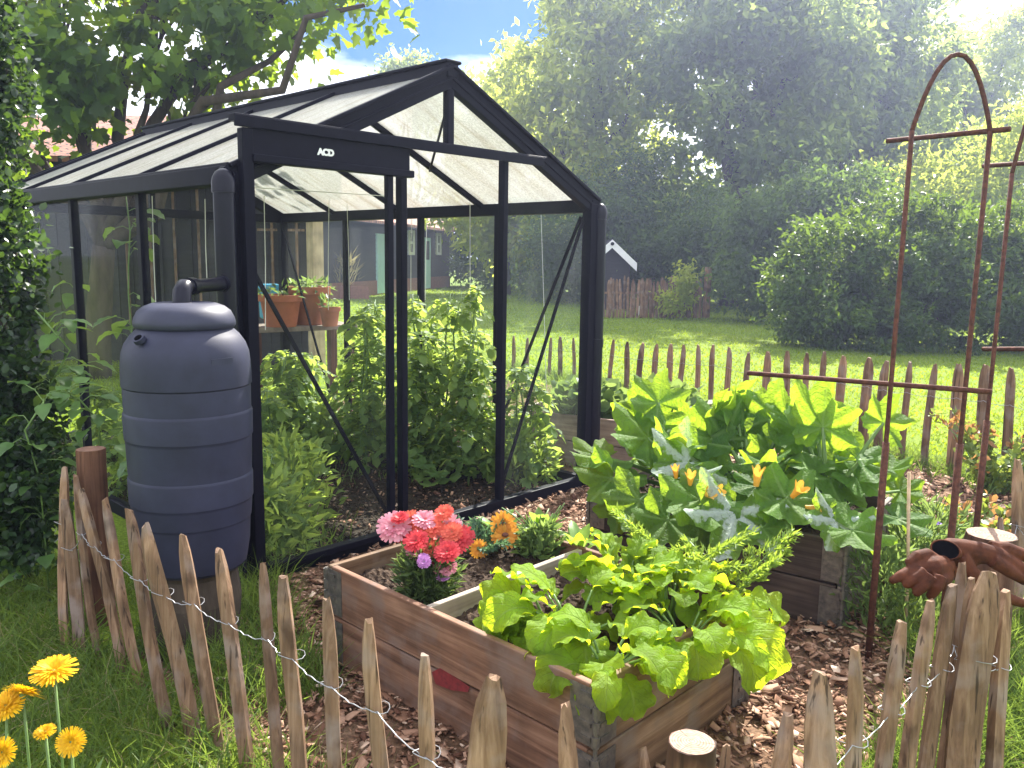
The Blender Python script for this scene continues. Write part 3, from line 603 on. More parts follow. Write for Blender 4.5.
def post(b,base,h,r,lean=(0,0)):
    P=[np.array(base,float)+A(lean[0],lean[1],0)*f+A(0,0,h*f) for f in (0,.3,.6,.9,1.)]
    b.tube([P[0]-A(0,0,.1)]+P[1:],[r*1.03,r*1.05,r,r*1.02,r*.98],16,jit=.05)
def solve_picket(topx,topy,bx,by,h=.64):
    # base on the ground along the line top->(bx,by), same distance as the tip, so that its length is h
    best=None
    for k in np.linspace(-.1,3.,500):
        x=bx+(bx-topx)*k; y=by+(by-topy)*k
        B=g(x,y); T=at(topx,topy,depth(B)); L=np.linalg.norm(T-B)
        if best is None or abs(L-h)<best[0]: best=(abs(L-h),B,T)
    return best[1],best[2]
def wire(b,pts,r=.0013,sub=10,wob=.003):
    P=[]
    for i in range(len(pts)-1):
        a,c=np.array(pts[i]),np.array(pts[i+1])
        for k in range(sub):
            f=k/sub; P.append(a+(c-a)*f+A(0,0,-.012*math.sin(math.pi*f))+A(*[random.uniform(-wob,wob)*.4 for _ in range(3)])+A(math.sin(f*25)*wob*.4,0,math.cos(f*25)*wob*.6))
    P.append(np.array(pts[-1])); b.tube(P,r,5)
def fence(root,items,w=(.045,.075),h=.64,wires=(.69,),given=None,wr=.0013):
    pk=[]; pob=[]
    for it in items:
        ww=it[4] if len(it)>4 else random.uniform(*w)
        B,T=solve_picket(*it[:4],h=it[5] if len(it)>5 else h) if given is None else it[:2]
        pk.append((B,T,ww))
    for i,(B,T,ww) in enumerate(pk):
        nb=pk[min(i+1,len(pk)-1)][0]-pk[max(i-1,0)][0]; nb[2]=0
        if np.linalg.norm(nb)<.02: nb=CR
        mb=MB(); picket(mb,B,T,ww,random.uniform(.024,.034),nrm(nb)); o=mb.build('picket',M['picket'],root); pob.append(o)
    for f in wires:
        for s in (1,):
            pts=[]
            for B,T,ww in pk:
                c=B+(T-B)*f; dc=CP-c; dc[2]=0; dc=nrm(dc); pts.append(c+dc*s*.022)
            mb=MB(); wire(mb,pts,wr); mb.build('wire',M['wire'],root)
        for (B,T,ww),ob in zip(pk,pob):   # twists round each picket
            mb=MB(); c=B+(T-B)*f; e=nrm(CR*A(1,1,0)); fw=nrm(CF*A(1,1,0))
            loop=[c+e*math.cos(t)*(ww/2+.004)+fw*math.sin(t)*.023+A(0,0,.005*math.sin(2*t)) for t in np.linspace(0,2*math.pi,13)]
            mb.tube(loop,wr*.9,5,cap=False)
            if given is None: mb.build('wire_tie',M['wire'],ob)
    return pk
fl=empty('picket_fence',g(150,720),'split chestnut picket fence with silver wire running in front of the rain barrel','fence')
front=[(61,467,66,636,.05,.66),(67,500,78,640,.06,.56),(74,476,99,652,.026,.66),(82,487,119,660,.036,.66),(102,500,143,699,.06,.64),(127,510,173,752,.05,.66),
 (148,524,200,768,.058,.64),(182,535,222,768,.056),(219,550,247,768,.048),(262,563,279,768,.026),(287,577,298,768,.062),(325,600,338,768,.046),(371,620,382,768,.048),(424,656,427,768,.05),(491,675,487,768,.064),(567,705,569,768,.052),(642,748,644,768,.036,.6)]
pkF=fence(fl,front)
B0,T0=solve_picket(84,462,86,640,.66); 
mb=MB(); post(mb,B0+CF*A(1,1,0)*.12,.70,.053); o=mb.build('fence_post',M['log'],fl); smooth_by_angle(o,50)
mb=MB(); Pk=B0+CF*A(1,1,0)*.12; mb.lathe([(.0001,.702),(.049,.7005)],(Pk[0],Pk[1],0),16); mb.build('cut_end',M['cut_dark'],o)
ps=g(692,742,.62)
mb=MB(); post(mb,(ps[0],ps[1],0),.62,.042); o=mb.build('fence_post',M['log'],fl); o['label']='round log post with pale sawn top'; smooth_by_angle(o,50)
mb=MB(); mb.lathe([(.0001,.622),(.039,.6205)],(ps[0],ps[1],0),18); mb.build('cut_end',M['cut'],o)
fr=empty('picket_fence',g(900,760),'weathered picket fence with a pair of leather gloves hung on its tall end','fence')
right=[(721,744,722,768,.03,.6),(783,713,778,768,.05,.62),(818,674,816,768,.05),(852,648,853,768,.056),(901,623,885,768,.052),(928,601,908,768,.052),(954,586,927,768,.05,.66),(964,564,940,768,.036,.68),(974,580,956,740,.04,.66),(987,572,968,760,.085,.70),(1004,591,996,744,.046,.62)]
pkR=fence(fr,right)
fs=empty('picket_fence',g(1016,640),'short fence end with a thick sawn log post behind the leather gloves','fence')
LB=at(981,634,3.18); LB=A(LB[0],LB[1],0)
mb=MB(); post(mb,LB,.455,.088); o=mb.build('fence_post',M['log'],fs); smooth_by_angle(o,50)
mb=MB(); mb.lathe([(.0001,.458),(.083,.456)],(LB[0],LB[1],0),20); mb.build('cut_end',M['cut'],o)
pkS=fence(fs,[(1003,517,1003,600,.03,.5),(1019,460,1014,640,.06,.66),(1034,470,1030,650,.05,.66)],wires=(.6,))
fb=empty('picket_fence',g(715,410),'long low picket fence between the vegetable beds and the lawn','fence')
A0=g(628,393); A1=g(715,411); A2=g(908,463)
dl=nrm(A0-A1)
tops=[(372,339),(392,338),(420,336),(446,335),(472,334),(496,335),(514,336),(527,338),(550,338),(561,337),(574,338),(588,339),(613,340),(628,342),(642,343),(656,344),(671,344),(684,345),(699,345),(714,345),(729,347),(748,353),(768,352),(787.5,351),(808,353),(824,352),(844,356),(869,358),(886.6,361),(909,362),(934,364),(959.5,364),(987,365),(1013,368),(1036,371)]
items=[]
for i,(x,y) in enumerate(tops):
    # the fence line: straight from A2 to A1 to A0 and on, found under each tip
    if x>=715: P,Q=A2,A1
    else: P,Q=A1,A0
    hr=ray(x,y); n2=A(-(Q-P)[1],(Q-P)[0],0); t=((P-CP)@n2)/(hr@n2); T=CP+hr*t
    B=A(T[0],T[1],0)+A(random.uniform(-.02,.02),random.uniform(-.02,.02),0)
    items.append((B,T,None,None,random.uniform(.045,.08)))
pkB=fence(fb,items,given=True,wires=(.7,),wr=.0018)
mb=MB(); Pb=items[11][0]+(items[12][0]-items[11][0])*.45; post(mb,Pb,.60,.05); o=mb.build('fence_post',M['log'],fb); smooth_by_angle(o,50)
# ================================================================== RAISED BEDS
def raised_bed(root,LX,LY,mx,my,layers=2,lh=.185,th=.024,divider=None,soilz=.30,hingem=None,labels=True):
    """local frame: corner at the origin, LX by LY"""
    for k in range(layers):
        z0=k*lh+.004; z1=(k+1)*lh-.002
        for nm_,lo,hi,m in (('board',(0,th,z0),(th,LY-th,z1),my),('board',(LX-th,th,z0),(LX,LY-th,z1),my),('board',(0,0,z0),(LX,th-.001,z1),mx),('board',(0,LY-th+.001,z0),(LX,LY,z1),mx)):
            mb=MB(); mb.box(lo,hi); 
            V=mb.v[0]; V[4:,0]+=random.uniform(-.003,.003); V[4:,1]+=random.uniform(-.003,.003)
            mb.build(nm_,m,root,local=True,bevel=.004)
    for cx,cy,dx,dy in ((0,0,1,1),(LX,0,-1,1),(0,LY,1,-1),(LX,LY,-1,-1)):
        mb=MB(); H=layers*lh
        for k in range(layers):
            z0=k*lh+.012; z1=(k+1)*lh-.012
            def bx(a,b_): mb.box(np.minimum(a,b_),np.maximum(a,b_))
            bx((cx-dx*.004,cy+dy*.006,z0),(cx-dx*.0005,cy+dy*.085,z1)); bx((cx+dx*.006,cy-dy*.004,z0),(cx+dx*.085,cy-dy*.0005,z1))
            for zz in np.linspace(z0+.02,z1-.02,4):   # pressed ribs
                bx((cx-dx*.008,cy+dy*.012,zz-.006),(cx-dx*.0038,cy+dy*.05,zz+.006)); bx((cx+dx*.012,cy-dy*.008,zz-.006),(cx+dx*.05,cy-dy*.0038,zz+.006))
                mb.tube([(cx-dx*.003,cy-dy*.003,zz-.016),(cx-dx*.003,cy-dy*.003,zz+.016)],.011,8)
        mb.tube([(cx-dx*.003,cy-dy*.003,.01),(cx-dx*.003,cy-dy*.003,H-.012)],.006,8)
        mb.build('corner_hinge',M['hinge'],root,local=True)
    # soil with clods
    n=64; xs=np.linspace(th,LX-th,n); ys=np.linspace(th,LY-th,n); V=[]
    for y in ys:
        for x in xs: V.append((x,y,soilz+random.uniform(-.007,.008)+.014*math.sin(x*23+y*9)*math.sin(y*19-x*7)))
    mb=MB(); mb.add(V,[(j*n+i,j*n+i+1,(j+1)*n+i+1,(j+1)*n+i) for j in range(n-1) for i in range(n-1)])
    mb.build('soil',M['soil'],root,local=True)
    k=520; sp=np.column_stack([RNG.uniform(th,LX-th,k),RNG.uniform(th,LY-th,k)]); mb=MB()
    for x,y in sp:
        q=random.uniform(.004,.013); mb.sphere((x,y,soilz+random.uniform(0,.01)),q,(random.uniform(.8,1.5),random.uniform(.7,1.2),random.uniform(.5,.9)),5,4)
    o_=mb.build('soil_clods',M['soil'],root,local=True); o_['kind']='stuff'
    if divider:
        mb=MB(); mb.box((th,divider-.012,soilz-.15),(LX-th,divider+.012,layers*lh-.006)); mb.build('divider_board',M['divider'],root,local=True,bevel=.004)
b1=empty('raised_bed',(-.168,-2.057,0),'reddish timber raised bed with a divider, salad leaves in front and pink flowers behind','raised bed')
dv=yplane(430,605,0); dvp=g(430,605,.366)
raised_bed(b1,.80,1.20,M['board_x'],M['board_y'],divider=dvp[1]+2.057)
mb=MB(); pa=at(437,672,2.5)
def xplane(px,py,x0):
    d=ray(px,py); t=(x0-CP[0])/d[0]; return CP+d*t
q=[xplane(x,y,-.1705) for x,y in ((432,672),(440,668),(455,677),(470,687),(468,692),(452,690),(436,684))]
mb.prism(q,(-.0012,0,0)); mb.build('paint_mark',M['redpaint'],b1)
FRc=g(846,541,.374)
b2=empty('raised_bed',(FRc[0],FRc[1],0),'weathered timber raised bed with shade-darkened long sides overflowing with courgette plants','raised bed'); b2.rotation_euler=(0,0,R(7.5))
M['board_dark_x']=wood('bed_end_weathered',(.07,.055,.045),(.15,.12,.10),(.24,.20,.17),'x',.8,objvar=.2,knots=True)
raised_bed(b2,.80,1.16,M['board_dark_x'],M['board_dark'])
b3=empty('raised_bed',(2.86,-.40,0),'pale worn timber raised bed half hidden behind the greenhouse corner','raised bed'); b3.rotation_euler=(0,0,R(14))
M['board_pale_x']=wood('bed_end_greyed',(.14,.11,.09),(.24,.19,.16),(.34,.28,.24),'x',.8,objvar=.1)
raised_bed(b3,.80,1.25,M['board_pale_x'],M['board_pale'])
# ================================================================== WOODCHIPS
def chips(poly,n,excl,smin,smax,m=None):
    P=sample(poly,n); keep=np.ones(len(P),bool)
    for c,LX,LY,rz in excl:
        q=P-np.array(c); cr,sr=math.cos(-rz),math.sin(-rz); X=q[:,0]*cr-q[:,1]*sr; Y=q[:,0]*sr+q[:,1]*cr
        keep&=~((X>-.005)&(X<LX+.005)&(Y>-.005)&(Y<LY+.005))
    P=P[keep]; n=len(P)
    L=RNG.lognormal(math.log(smin),.55,n).clip(.008,smax); W=L*RNG.uniform(.25,.7,n); T=RNG.uniform(.002,.006,n)
    tb=A([-1,-1,-1],[1,-1,-1],[1,1,-1],[-1,1,-1],[-1,-1,1],[1,-1,1],[1,1,1],[-1,1,1])
    V=np.repeat(tb[None],n,0)*(.5+.0*tb[None]); V=V*RNG.uniform(.55,1.15,(n,8,1))
    V[:,:,0]*=L[:,None]; V[:,:,1]*=W[:,None]; V[:,:,2]*=T[:,None]
    V[:,:,2]+=(V[:,:,0]**2)*RNG.uniform(-4,4,n)[:,None]
    az=RNG.uniform(0,2*math.pi,n); ti=RNG.normal(0,.38,n); tj=RNG.normal(0,.3,n)
    x=V[:,:,0]*np.cos(ti)[:,None]-V[:,:,2]*np.sin(ti)[:,None]; z=V[:,:,0]*np.sin(ti)[:,None]+V[:,:,2]*np.cos(ti)[:,None]
    y=V[:,:,1]*np.cos(tj)[:,None]-z*np.sin(tj)[:,None]; z=V[:,:,1]*np.sin(tj)[:,None]+z*np.cos(tj)[:,None]
    X=x*np.cos(az)[:,None]-y*np.sin(az)[:,None]+P[:,0:1]; Y=x*np.sin(az)[:,None]+y*np.cos(az)[:,None]+P[:,1:2]; Z=z+RNG.uniform(.006,.034,n)[:,None]
    vv=np.stack([X,Y,Z],2).reshape(-1,3); Fq=A([0,3,2,1],[4,5,6,7],[0,1,5,4],[1,2,6,5],[2,3,7,6],[3,0,4,7]).astype(int)
    Fi=(Fq[None]+(np.arange(n)*8)[:,None,None]).reshape(-1)
    me=bpy.data.meshes.new('woodchips'); me.vertices.add(n*8); me.vertices.foreach_set('co',vv.astype(np.float32).ravel()); me.loops.add(len(Fi)); me.loops.foreach_set('vertex_index',Fi.astype(np.int32))
    me.polygons.add(len(Fi)//4); me.polygons.foreach_set('loop_start',np.arange(0,len(Fi),4,dtype=np.int32)); me.polygons.foreach_set('loop_total',np.full(len(Fi)//4,4,dtype=np.int32)); me.update(calc_edges=True)
    a=me.attributes.new('v','FLOAT','POINT'); a.data.foreach_set('value',np.repeat(np.clip(RNG.normal(.45,.25,n),0,1),8).astype(np.float32)); me.materials.append(m or M['chip'])
    o=bpy.data.objects.new('woodchips',me); COL.objects.link(o); o['kind']='stuff'; tag(o,'reddish brown woodchips strewn over the paths between the raised beds','woodchips'); return o
EX=[((-.168,-2.057),.8,1.2,0),((FRc[0],FRc[1]),.8,1.16,R(7.5)),((2.86,-.40),.8,1.25,R(14)),((0,0),2.4,3.6,0)]
NEARP=[(-.5,-.7),(-.62,-1.1),(-.64,-1.95),(-.25,-2.58),(.7,-2.93),(1.5,-2.75),(2.5,-2.55),(2.6,-1),(2.5,-.05),(-.0,-.05)]
chips(NEARP,21000,EX,.021,.07)
o=chips([(2.4,-2.6),(4.7,-2.2),(4.7,-1.2),(5.4,.6),(5.5,1.9),(2.5,2.6)],6500,EX,.032,.09); o['label']='sunlit woodchips scattered round the back bed beside the low fence'
# ================================================================== GRASS
def grass(name,label,P,h,w,m,lean=.45,v=None,cat='grass'):
    n=len(P); pos=np.column_stack([P,np.zeros(n)])
    d=RNG.normal(0,lean,(n,3)); d[:,2]=1; nor=rdir(n); nor[:,2]*=.2
    bz=RNG.normal(0,.35,(n,3)); bz[:,2]=-np.abs(bz[:,2])*.5
    o=scatter(name,'blade',pos,d,nor,h,RNG.random(n) if v is None else v,m,widths=w,bendz=bz)
    tag(o,label,cat); o['kind']='stuff'; return o
GA=[(-.68,.1),(-.66,-.6),(-.58,-1.2),(-.62,-1.95),(-.9,-2.3),(-1.3,-2.2),(-1.9,-1.2),(-2.2,.4),(-1.5,1.3),(-.8,1.2),(-.3,.7),(-.3,.1)]
P=sample(GA,17000); grass('long_grass','shaded long grass growing outside the left picket fence',P,RNG.uniform(.06,.22,len(P)),RNG.uniform(.003,.007,len(P)),M['grass'],lean=.6)
P=sample(GA,2400); grass('dry_grass','dead straw coloured blades tangled in the grass by the left fence',P,RNG.uniform(.08,.2,len(P)),RNG.uniform(.002,.004,len(P)),M['drygrass'],lean=1.1)
P=sample([(-.62,-.2),(-.6,-1.0),(-.28,-1.1),(-.2,-.75),(-.0,-.3),(.1,-.1),(-.2,-.05)],2600); grass('long_grass','bright grass tuft between the rain barrel and the reddish bed',P,RNG.uniform(.08,.26,len(P)),RNG.uniform(.003,.007,len(P)),M['grass'],lean=.35)
P=np.vstack([sample([(.25,-2.45),(.72,-2.72),(1.35,-2.8),(1.35,-2.6),(.7,-2.5)],2200),sample([(1.2,-2.75),(2.2,-2.6),(2.2,-1.95),(1.85,-2.1),(1.3,-2.3)],3600),sample([(.75,-2.75),(1.9,-2.75),(3.,-3.4),(.9,-3.1)],6500)])
grass('long_grass','sunny long grass and weeds growing through the right picket fence',P,RNG.uniform(.06,.26,len(P)),RNG.uniform(.003,.006,len(P)),M['grass'],lean=.5)
P=np.array([(b[0]+(RNG.normal(0,.10)),b[1]+RNG.normal(0,.12)) for b in [ (items[i][0]+(items[i+1][0]-items[i][0])*f) for i in range(len(items)-1) for f in RNG.random(160)]])
grass('long_grass','uncut grass strip along the foot of the low back fence',P,RNG.uniform(.06,.2,len(P)),RNG.uniform(.006,.011,len(P)),M['grass'])
P=sample([(2.45,.9),(2.45,3.6),(5.4,3.6),(5.45,2.0)],3500); P2=sample([(2.45,-.05),(2.45,1.0),(3.6,1.8),(3.4,-.2)],1200)
grass('long_grass','patchy grass beside the right wall of the greenhouse',np.vstack([P,P2]),RNG.uniform(.04,.16,len(P)+len(P2)),RNG.uniform(.005,.009,len(P)+len(P2)),M['grass'])
n=130000; az=YAW+RNG.uniform(-.72,.72,n); dd=np.exp(RNG.uniform(math.log(5.2),math.log(42),n)); P=np.column_stack([CP[0]+np.sin(az)*dd,CP[1]+np.cos(az)*dd])
fp=[(i[0][0],i[0][1]) for i in items]
ok=~(inpoly(P,GARDEN)|inpoly(P,[(-.1,-.1),(2.45,-.1),(2.45,3.65),(-.1,3.65)])); P=P[ok]; dd=dd[ok]
grass('lawn_grass','sunlit mown lawn stretching to the trees',P,RNG.uniform(.025,.055,len(P))*(1+dd/40),.004+.0008*dd,M['lawnblade'],lean=.6)
o=chips([(.06,.02),(2.28,.02),(2.28,1.7),(.06,1.7)],7000,[],.017,.05,M['soil']); o.name='soil_clods'; tag(o,'dark crumbly soil clods on the greenhouse floor','soil clods')
o=chips([(.06,.02),(2.28,.02),(2.28,1.5),(.06,1.5)],900,[],.018,.06); o['label']='scattered woodchips and bark bits on the greenhouse soil'
# sparse growth on the greenhouse soil
P=sample([(.08,.9),(2.28,.9),(2.28,3.4),(.08,3.4)],1200); grass('long_grass','sparse grass and seedlings on the dark greenhouse soil',P,RNG.uniform(.04,.2,len(P)),RNG.uniform(.004,.009,len(P)),M['weed'],lean=.6)
P=sample([(.08,.0),(.6,.05),(.6,1.0),(.08,1.2)],700); grass('long_grass','weedy grass behind the left door pane of the greenhouse',P,RNG.uniform(.06,.28,len(P)),RNG.uniform(.005,.010,len(P)),M['grass'],lean=.6)
# ================================================================== BED PLANTS
def prof_radish(t): return np.clip(.22*np.exp(-((t-.15)/.08)**2)+np.where(t>.12,np.clip(np.sin(np.pi*np.clip((t-.12)/.88,0,1)**1.1),0,1)**.5,0),.03,1.05)
def prof_oval(t): return np.clip(np.sin(np.pi*np.clip(t,0,1)**.9)**.7,.02,1)
def radish(name,base,label,leaves,group=None):
    root=empty(name,base,label,'salad plant',group)
    lb=MB(); sb=MB()
    for az,el,Lp,Ll,W,bend,v in leaves:
        h=A(math.cos(az),math.sin(az),0); b0=np.array(base)+h*.012
        # petiole
        P=[];p=b0.copy();e=el+.15
        for i in range(5): P.append(p.copy()); p=p+(h*math.cos(e)+A(0,0,math.sin(e)))*Lp/4; e-=.12
        sb.tube(P,[.006,.005,.0045,.004,.0035],6)
        lb.blade(P[-1],az,e+.12,Ll,W,bend,prof_radish,fold=random.uniform(.1,.35),ruf=random.uniform(.05,.12),lob=.035,lk=40,nu=22,nv=10,roll=random.uniform(-.4,.4),v=v,rk=3.3)
    lb.build('leaves',M['radish'],root,smooth=True); sb.build('stalks',M['stem'],root,smooth=True)
    return root
def face_az(px,py,b):   # azimuth from base toward a pixel at the same distance
    T=at(px,py,depth(b)); return math.atan2(T[1]-b[1],T[0]-b[0])
def rl(n,azc,spread,L=(.13,.22),el=(.5,1.25)):
    o=[]
    for i in range(n):
        o.append((azc+random.uniform(-spread,spread),random.uniform(*el),random.uniform(.06,.15),random.uniform(*L),random.uniform(.085,.15),random.uniform(.9,1.9),random.random()))
    return o
sz=.30
azR=math.atan2(CR[1],CR[0]); azL=azR+math.pi; azC=math.atan2(-CF[1],-CF[0]); azB=azC+math.pi
def rl2(n,azc,spread,L=(.11,.17),el=(.55,1.3),bend=(1.0,2.3),W=(.075,.13)):
    return [(azc+random.uniform(-spread,spread),random.uniform(*el),random.uniform(.05,.13),random.uniform(*L),random.uniform(*W),random.uniform(*bend),random.random()) for _ in range(n)]
radish('turnip_plant',g(548,628,sz),'broad leaved salad plant whose leaf droops over the long reddish board',
   [(azL-.1,.95,.11,.15,.13,1.7,.9),(azL+.25,.6,.10,.13,.12,2.3,.55),(azL-.35,1.2,.12,.15,.13,1.3,.3),(azC-.3,.75,.09,.16,.14,2.2,.7),(azL+.6,.85,.12,.18,.15,1.9,.95)]+rl2(7,azC,2.6))
radish('turnip_plant',g(574,648,sz),'big bright salad plant at the middle of the reddish bed front',
   [(azL+.2,.95,.11,.17,.15,1.9,.95),(azL+.7,.8,.10,.16,.14,2.1,.6),(azC+.1,.85,.10,.17,.15,2.3,.35),(azC-.5,1.0,.11,.17,.14,2.0,.8)]+[(a,e,lp+.05,l,w_,b_,v_) for a,e,lp,l,w_,b_,v_ in rl2(13,azC,2.6)])
radish('turnip_plant',g(606,678,sz),'salad plant spilling over the hinged near corner of the bed',
   [(azC+.35,.6,.08,.14,.12,2.4,.6),(azC-.25,.5,.07,.13,.12,2.5,.85),(azL+.5,.75,.09,.15,.12,2.3,.4),(azC+.9,.8,.10,.15,.13,2.1,.7)]+rl2(14,azC,2.2,el=(.7,1.35)))
radish('turnip_plant',g(684,650,sz),'tall salad plant hanging a long yellow green leaf over the bed end',
   [(azR-.5,.75,.12,.24,.15,2.3,1.),(azR-.8,.65,.11,.21,.14,2.4,.9),(azR-.1,.9,.12,.18,.14,2.0,.95),(azC,.8,.10,.16,.14,2.2,.5)]+[(a,e,lp+.04,l,w_,b_,v_) for a,e,lp,l,w_,b_,v_ in rl2(13,azC,2.4)])
radish('turnip_plant',g(622,618,sz),'upright leafy salad plant in the middle behind the other salad plants',[(a,e,lp+.07,l,w_,b_,v_) for a,e,lp,l,w_,b_,v_ in rl2(22,azC,3.1,L=(.11,.17),el=(.9,1.45),bend=(.8,2.0))])
radish('turnip_plant',g(668,626,sz),'crowded upright salad plant just before the carrot tops',[(a,e,lp+.06,l,w_,b_,v_) for a,e,lp,l,w_,b_,v_ in rl2(18,azC,3.1,L=(.10,.16),el=(.85,1.4),bend=(.8,2.0))])
radish('turnip_plant',g(706,622,sz),'salad plant leaning over the far side of the bed towards the path',
   [(azR-.3,.8,.12,.18,.14,2.1,.95),(azR-.6,.7,.11,.18,.14,2.3,.85)]+rl2(10,azC,2.6))
# carrot tops: feathery fronds
def frond_plant(name,base,label,n,L,m,spread=.7,cat='carrot plant',lean=(0,0),lsz=.03,stem=True,dens=46):
    root=empty(name,base,label,cat); pos=[];dr=[];nr_=[];sb=MB()
    for i in range(n):
        az=random.uniform(0,2*math.pi); el=random.uniform(1.5-spread,1.5); LL=L*random.uniform(.7,1.1); h=A(math.cos(az),math.sin(az),0)+A(lean[0],lean[1],0)
        p=np.array(base,float)+h*.01; e=el; P=[p.copy()]
        for k in range(8):
            e-=.09*random.uniform(.5,1.6); p=p+(h*math.cos(e)+A(0,0,math.sin(e)))*LL/8; P.append(p.copy())
        sb.tube(P,[.003]*5+[.002]*4,5)
        sd=np.cross(h,A(0,0,1)); sd=nrm(sd)
        for k in range(dens):
            f=.35+.65*random.random(); q=f*8; i0=min(7,int(q)); c=P[i0]+(P[i0+1]-P[i0])*(q-i0); T=nrm(P[i0+1]-P[i0])
            s=random.choice((-1,1)); wid=LL*.28*(1.15-f)+.01
            bd=nrm(sd*s+T*.7+A(0,0,random.uniform(-.2,.2)))
            for j in range(4):
                pos.append(c+bd*wid*random.random()); dr.append(nrm(bd*.5+T*.5+rdir(1)[0]*.6)); nr_.append(rdir(1)[0]+A(0,0,.7))
    pos=np.array(pos); n_=len(pos)
    scatter('foliage','leaf',pos,np.array(dr),np.array(nr_),lsz*RNG.uniform(.5,1.2,n_),RNG.random(n_),m,parent=root,widths=lsz*.5*RNG.uniform(.5,1.2,n_))
    if stem: sb.build('stalks',M['stem'],root,smooth=True)
    return root
frond_plant('carrot_plant',g(676,596,sz),'feathery bright carrot tops behind the salad leaves',9,.33,M['carrot'],.55)
frond_plant('carrot_plant',g(728,612,sz),'feathery carrot frond standing at the right end of the reddish bed',6,.31,M['carrot'],.35,lean=(.05,.0))
frond_plant('poppy_plant',A(.40,-1.02,sz),'low blue green feathery plant behind the pink and red flowers',13,.17,M['fennel'],1.1,'feathery plant',lsz=.028,dens=36)
# flowering clumps
def daisy(root,name,c,nrml,r,m,layers=3,npet=22,eye=None,dome=.3):
    mb=MB(); d,s,u=frame(nrml)
    for l in range(layers):
        rr=r*(1-.24*l); tilt=.12+.32*l*dome*2
        for k in range(npet):
            t=2*math.pi*(k+.5*l)/npet+random.uniform(-.08,.08); e=s*math.cos(t)+u*math.sin(t); tt=tilt+random.uniform(-.12,.12)
            pd=e*math.cos(tt)+d*math.sin(tt); side=np.cross(d,e); w=rr*min(.17,4.1/npet)
            b0=np.array(c)+e*r*.08+d*r*.05*l
            V=[b0-side*w*.4,b0+side*w*.4,b0+pd*rr*.6+side*w,b0+pd*rr*.6-side*w,b0+pd*rr-d*rr*.06+side*w*.45,b0+pd*rr-d*rr*.06-side*w*.45]
            mb.add(V,[(0,1,2,3),(3,2,4,5)],random.random(),[0,0,.5,.5,1,1])
    o=mb.build(name,m,root)
    if eye:
        e=MB(); e.sphere(np.array(c)+d*r*.12,r*.26,(1,1,.6),10,6); e.build('flower_eye',eye,o)
    return o
def stem_to(sb,a,b,r=.0025,bulge=.15):
    a=np.array(a,float); b=np.array(b,float); m=(a+b)/2+A(0,0,np.linalg.norm(b-a)*bulge)+rdir(1)[0]*.01
    sb.tube([a,(a+m)/2+A(0,0,.01),m,(b+m)/2+A(0,0,.004),b],r,5)
fa=empty('aster_plant',g(428,598,sz),'bushy plant with pink and red flowers at the far left of the reddish bed','flowering plant')
base=np.array(fa.location); dpt=depth(base)
sb=MB(); FL=[(394,527,17,'pink'),(410,522,13,'coral'),(404,531,14,'red'),(425,520,13,'pink'),(432,526,13,'coral'),(447,527,15,'pink'),(416,541,13,'red'),(436,537,14,'coral'),(415,552,9,'pink'),(431,549,10,'coral'),(455,541,15,'red'),(447,552,13,'red'),(463,536,12,'red'),(445,567,12,'pink'),(424,562,7,'mauve'),(424,558,6,'mauve'),(444,513,10,'coral'),(420,530,12,'red'),(443,577,7,'mauve'),(400,518,9,'red'),(439,560,8,'red'),(452,532,11,'coral')]
for px,py,rp,mk in FL:
    dd=dpt+random.uniform(-.07,.05)-(.10 if py>540 else 0); c=at(px,py,dd); r=rp*dd/F*.98
    daisy(fa,'flower',c,A(random.uniform(-.35,.35),random.uniform(-.35,.35),.8)-CF*.75,r,M[mk],3,26,dome=.35)
    stem_to(sb,base+A(random.uniform(-.05,.05),random.uniform(-.05,.05),0),c)
sb.build('stems',M['stem'],fa,smooth=True)
def tuft(root,base,n,rx,h,ls,m,kind='needle',wd=None,top=.55,name='foliage'):
    q=RNG.random((n,1))**.6; a=RNG.uniform(0,2*math.pi,n); z=RNG.random(n)*h
    rad=rx*(.35+.65*np.sin(np.pi*np.clip(z/h*.8+.15,0,1)))*q[:,0]
    pos=np.array(base)+np.column_stack([np.cos(a)*rad,np.sin(a)*rad,z]); d=rdir(n)+np.column_stack([np.cos(a),np.sin(a),np.full(n,top)])
    sizes=ls*RNG.uniform(.6,1.3,n)
    return scatter(name,kind,pos,d,rdir(n)+A(0,0,.5),sizes,RNG.random(n),m,parent=root,widths=sizes*(wd or 1.))
tuft(fa,base,1300,.10,.17,.05,M['aster_leaf'],'leaf',.30,.9)
fc=empty('marigold_plant',A(.56,-1.20,sz),'slender plant with orange marigold flowers behind the divider board','flowering plant'); base=np.array(fc.location); dpt=depth(base); sb=MB()
for px,py,rp in ((503,524,12),(505,535,13),(479,549,9)):
    c=at(px,py,dpt+random.uniform(-.04,.04)); daisy(fc,'flower',c,A(.1,-.1,.4)-CF,rp*dpt/F*1.05,M['orange'],2,18,M['calyx'],.25); stem_to(sb,base+rdir(1)[0]*.02,c)
for k in range(8):
    c=base+A(random.uniform(-.12,.1),random.uniform(-.1,.1),random.uniform(.12,.22)); stem_to(sb,base,c)
sb.build('stems',M['stem'],fc,smooth=True); tuft(fc,base,420,.09,.12,.05,M['weed'],'leaf',.5,.8)
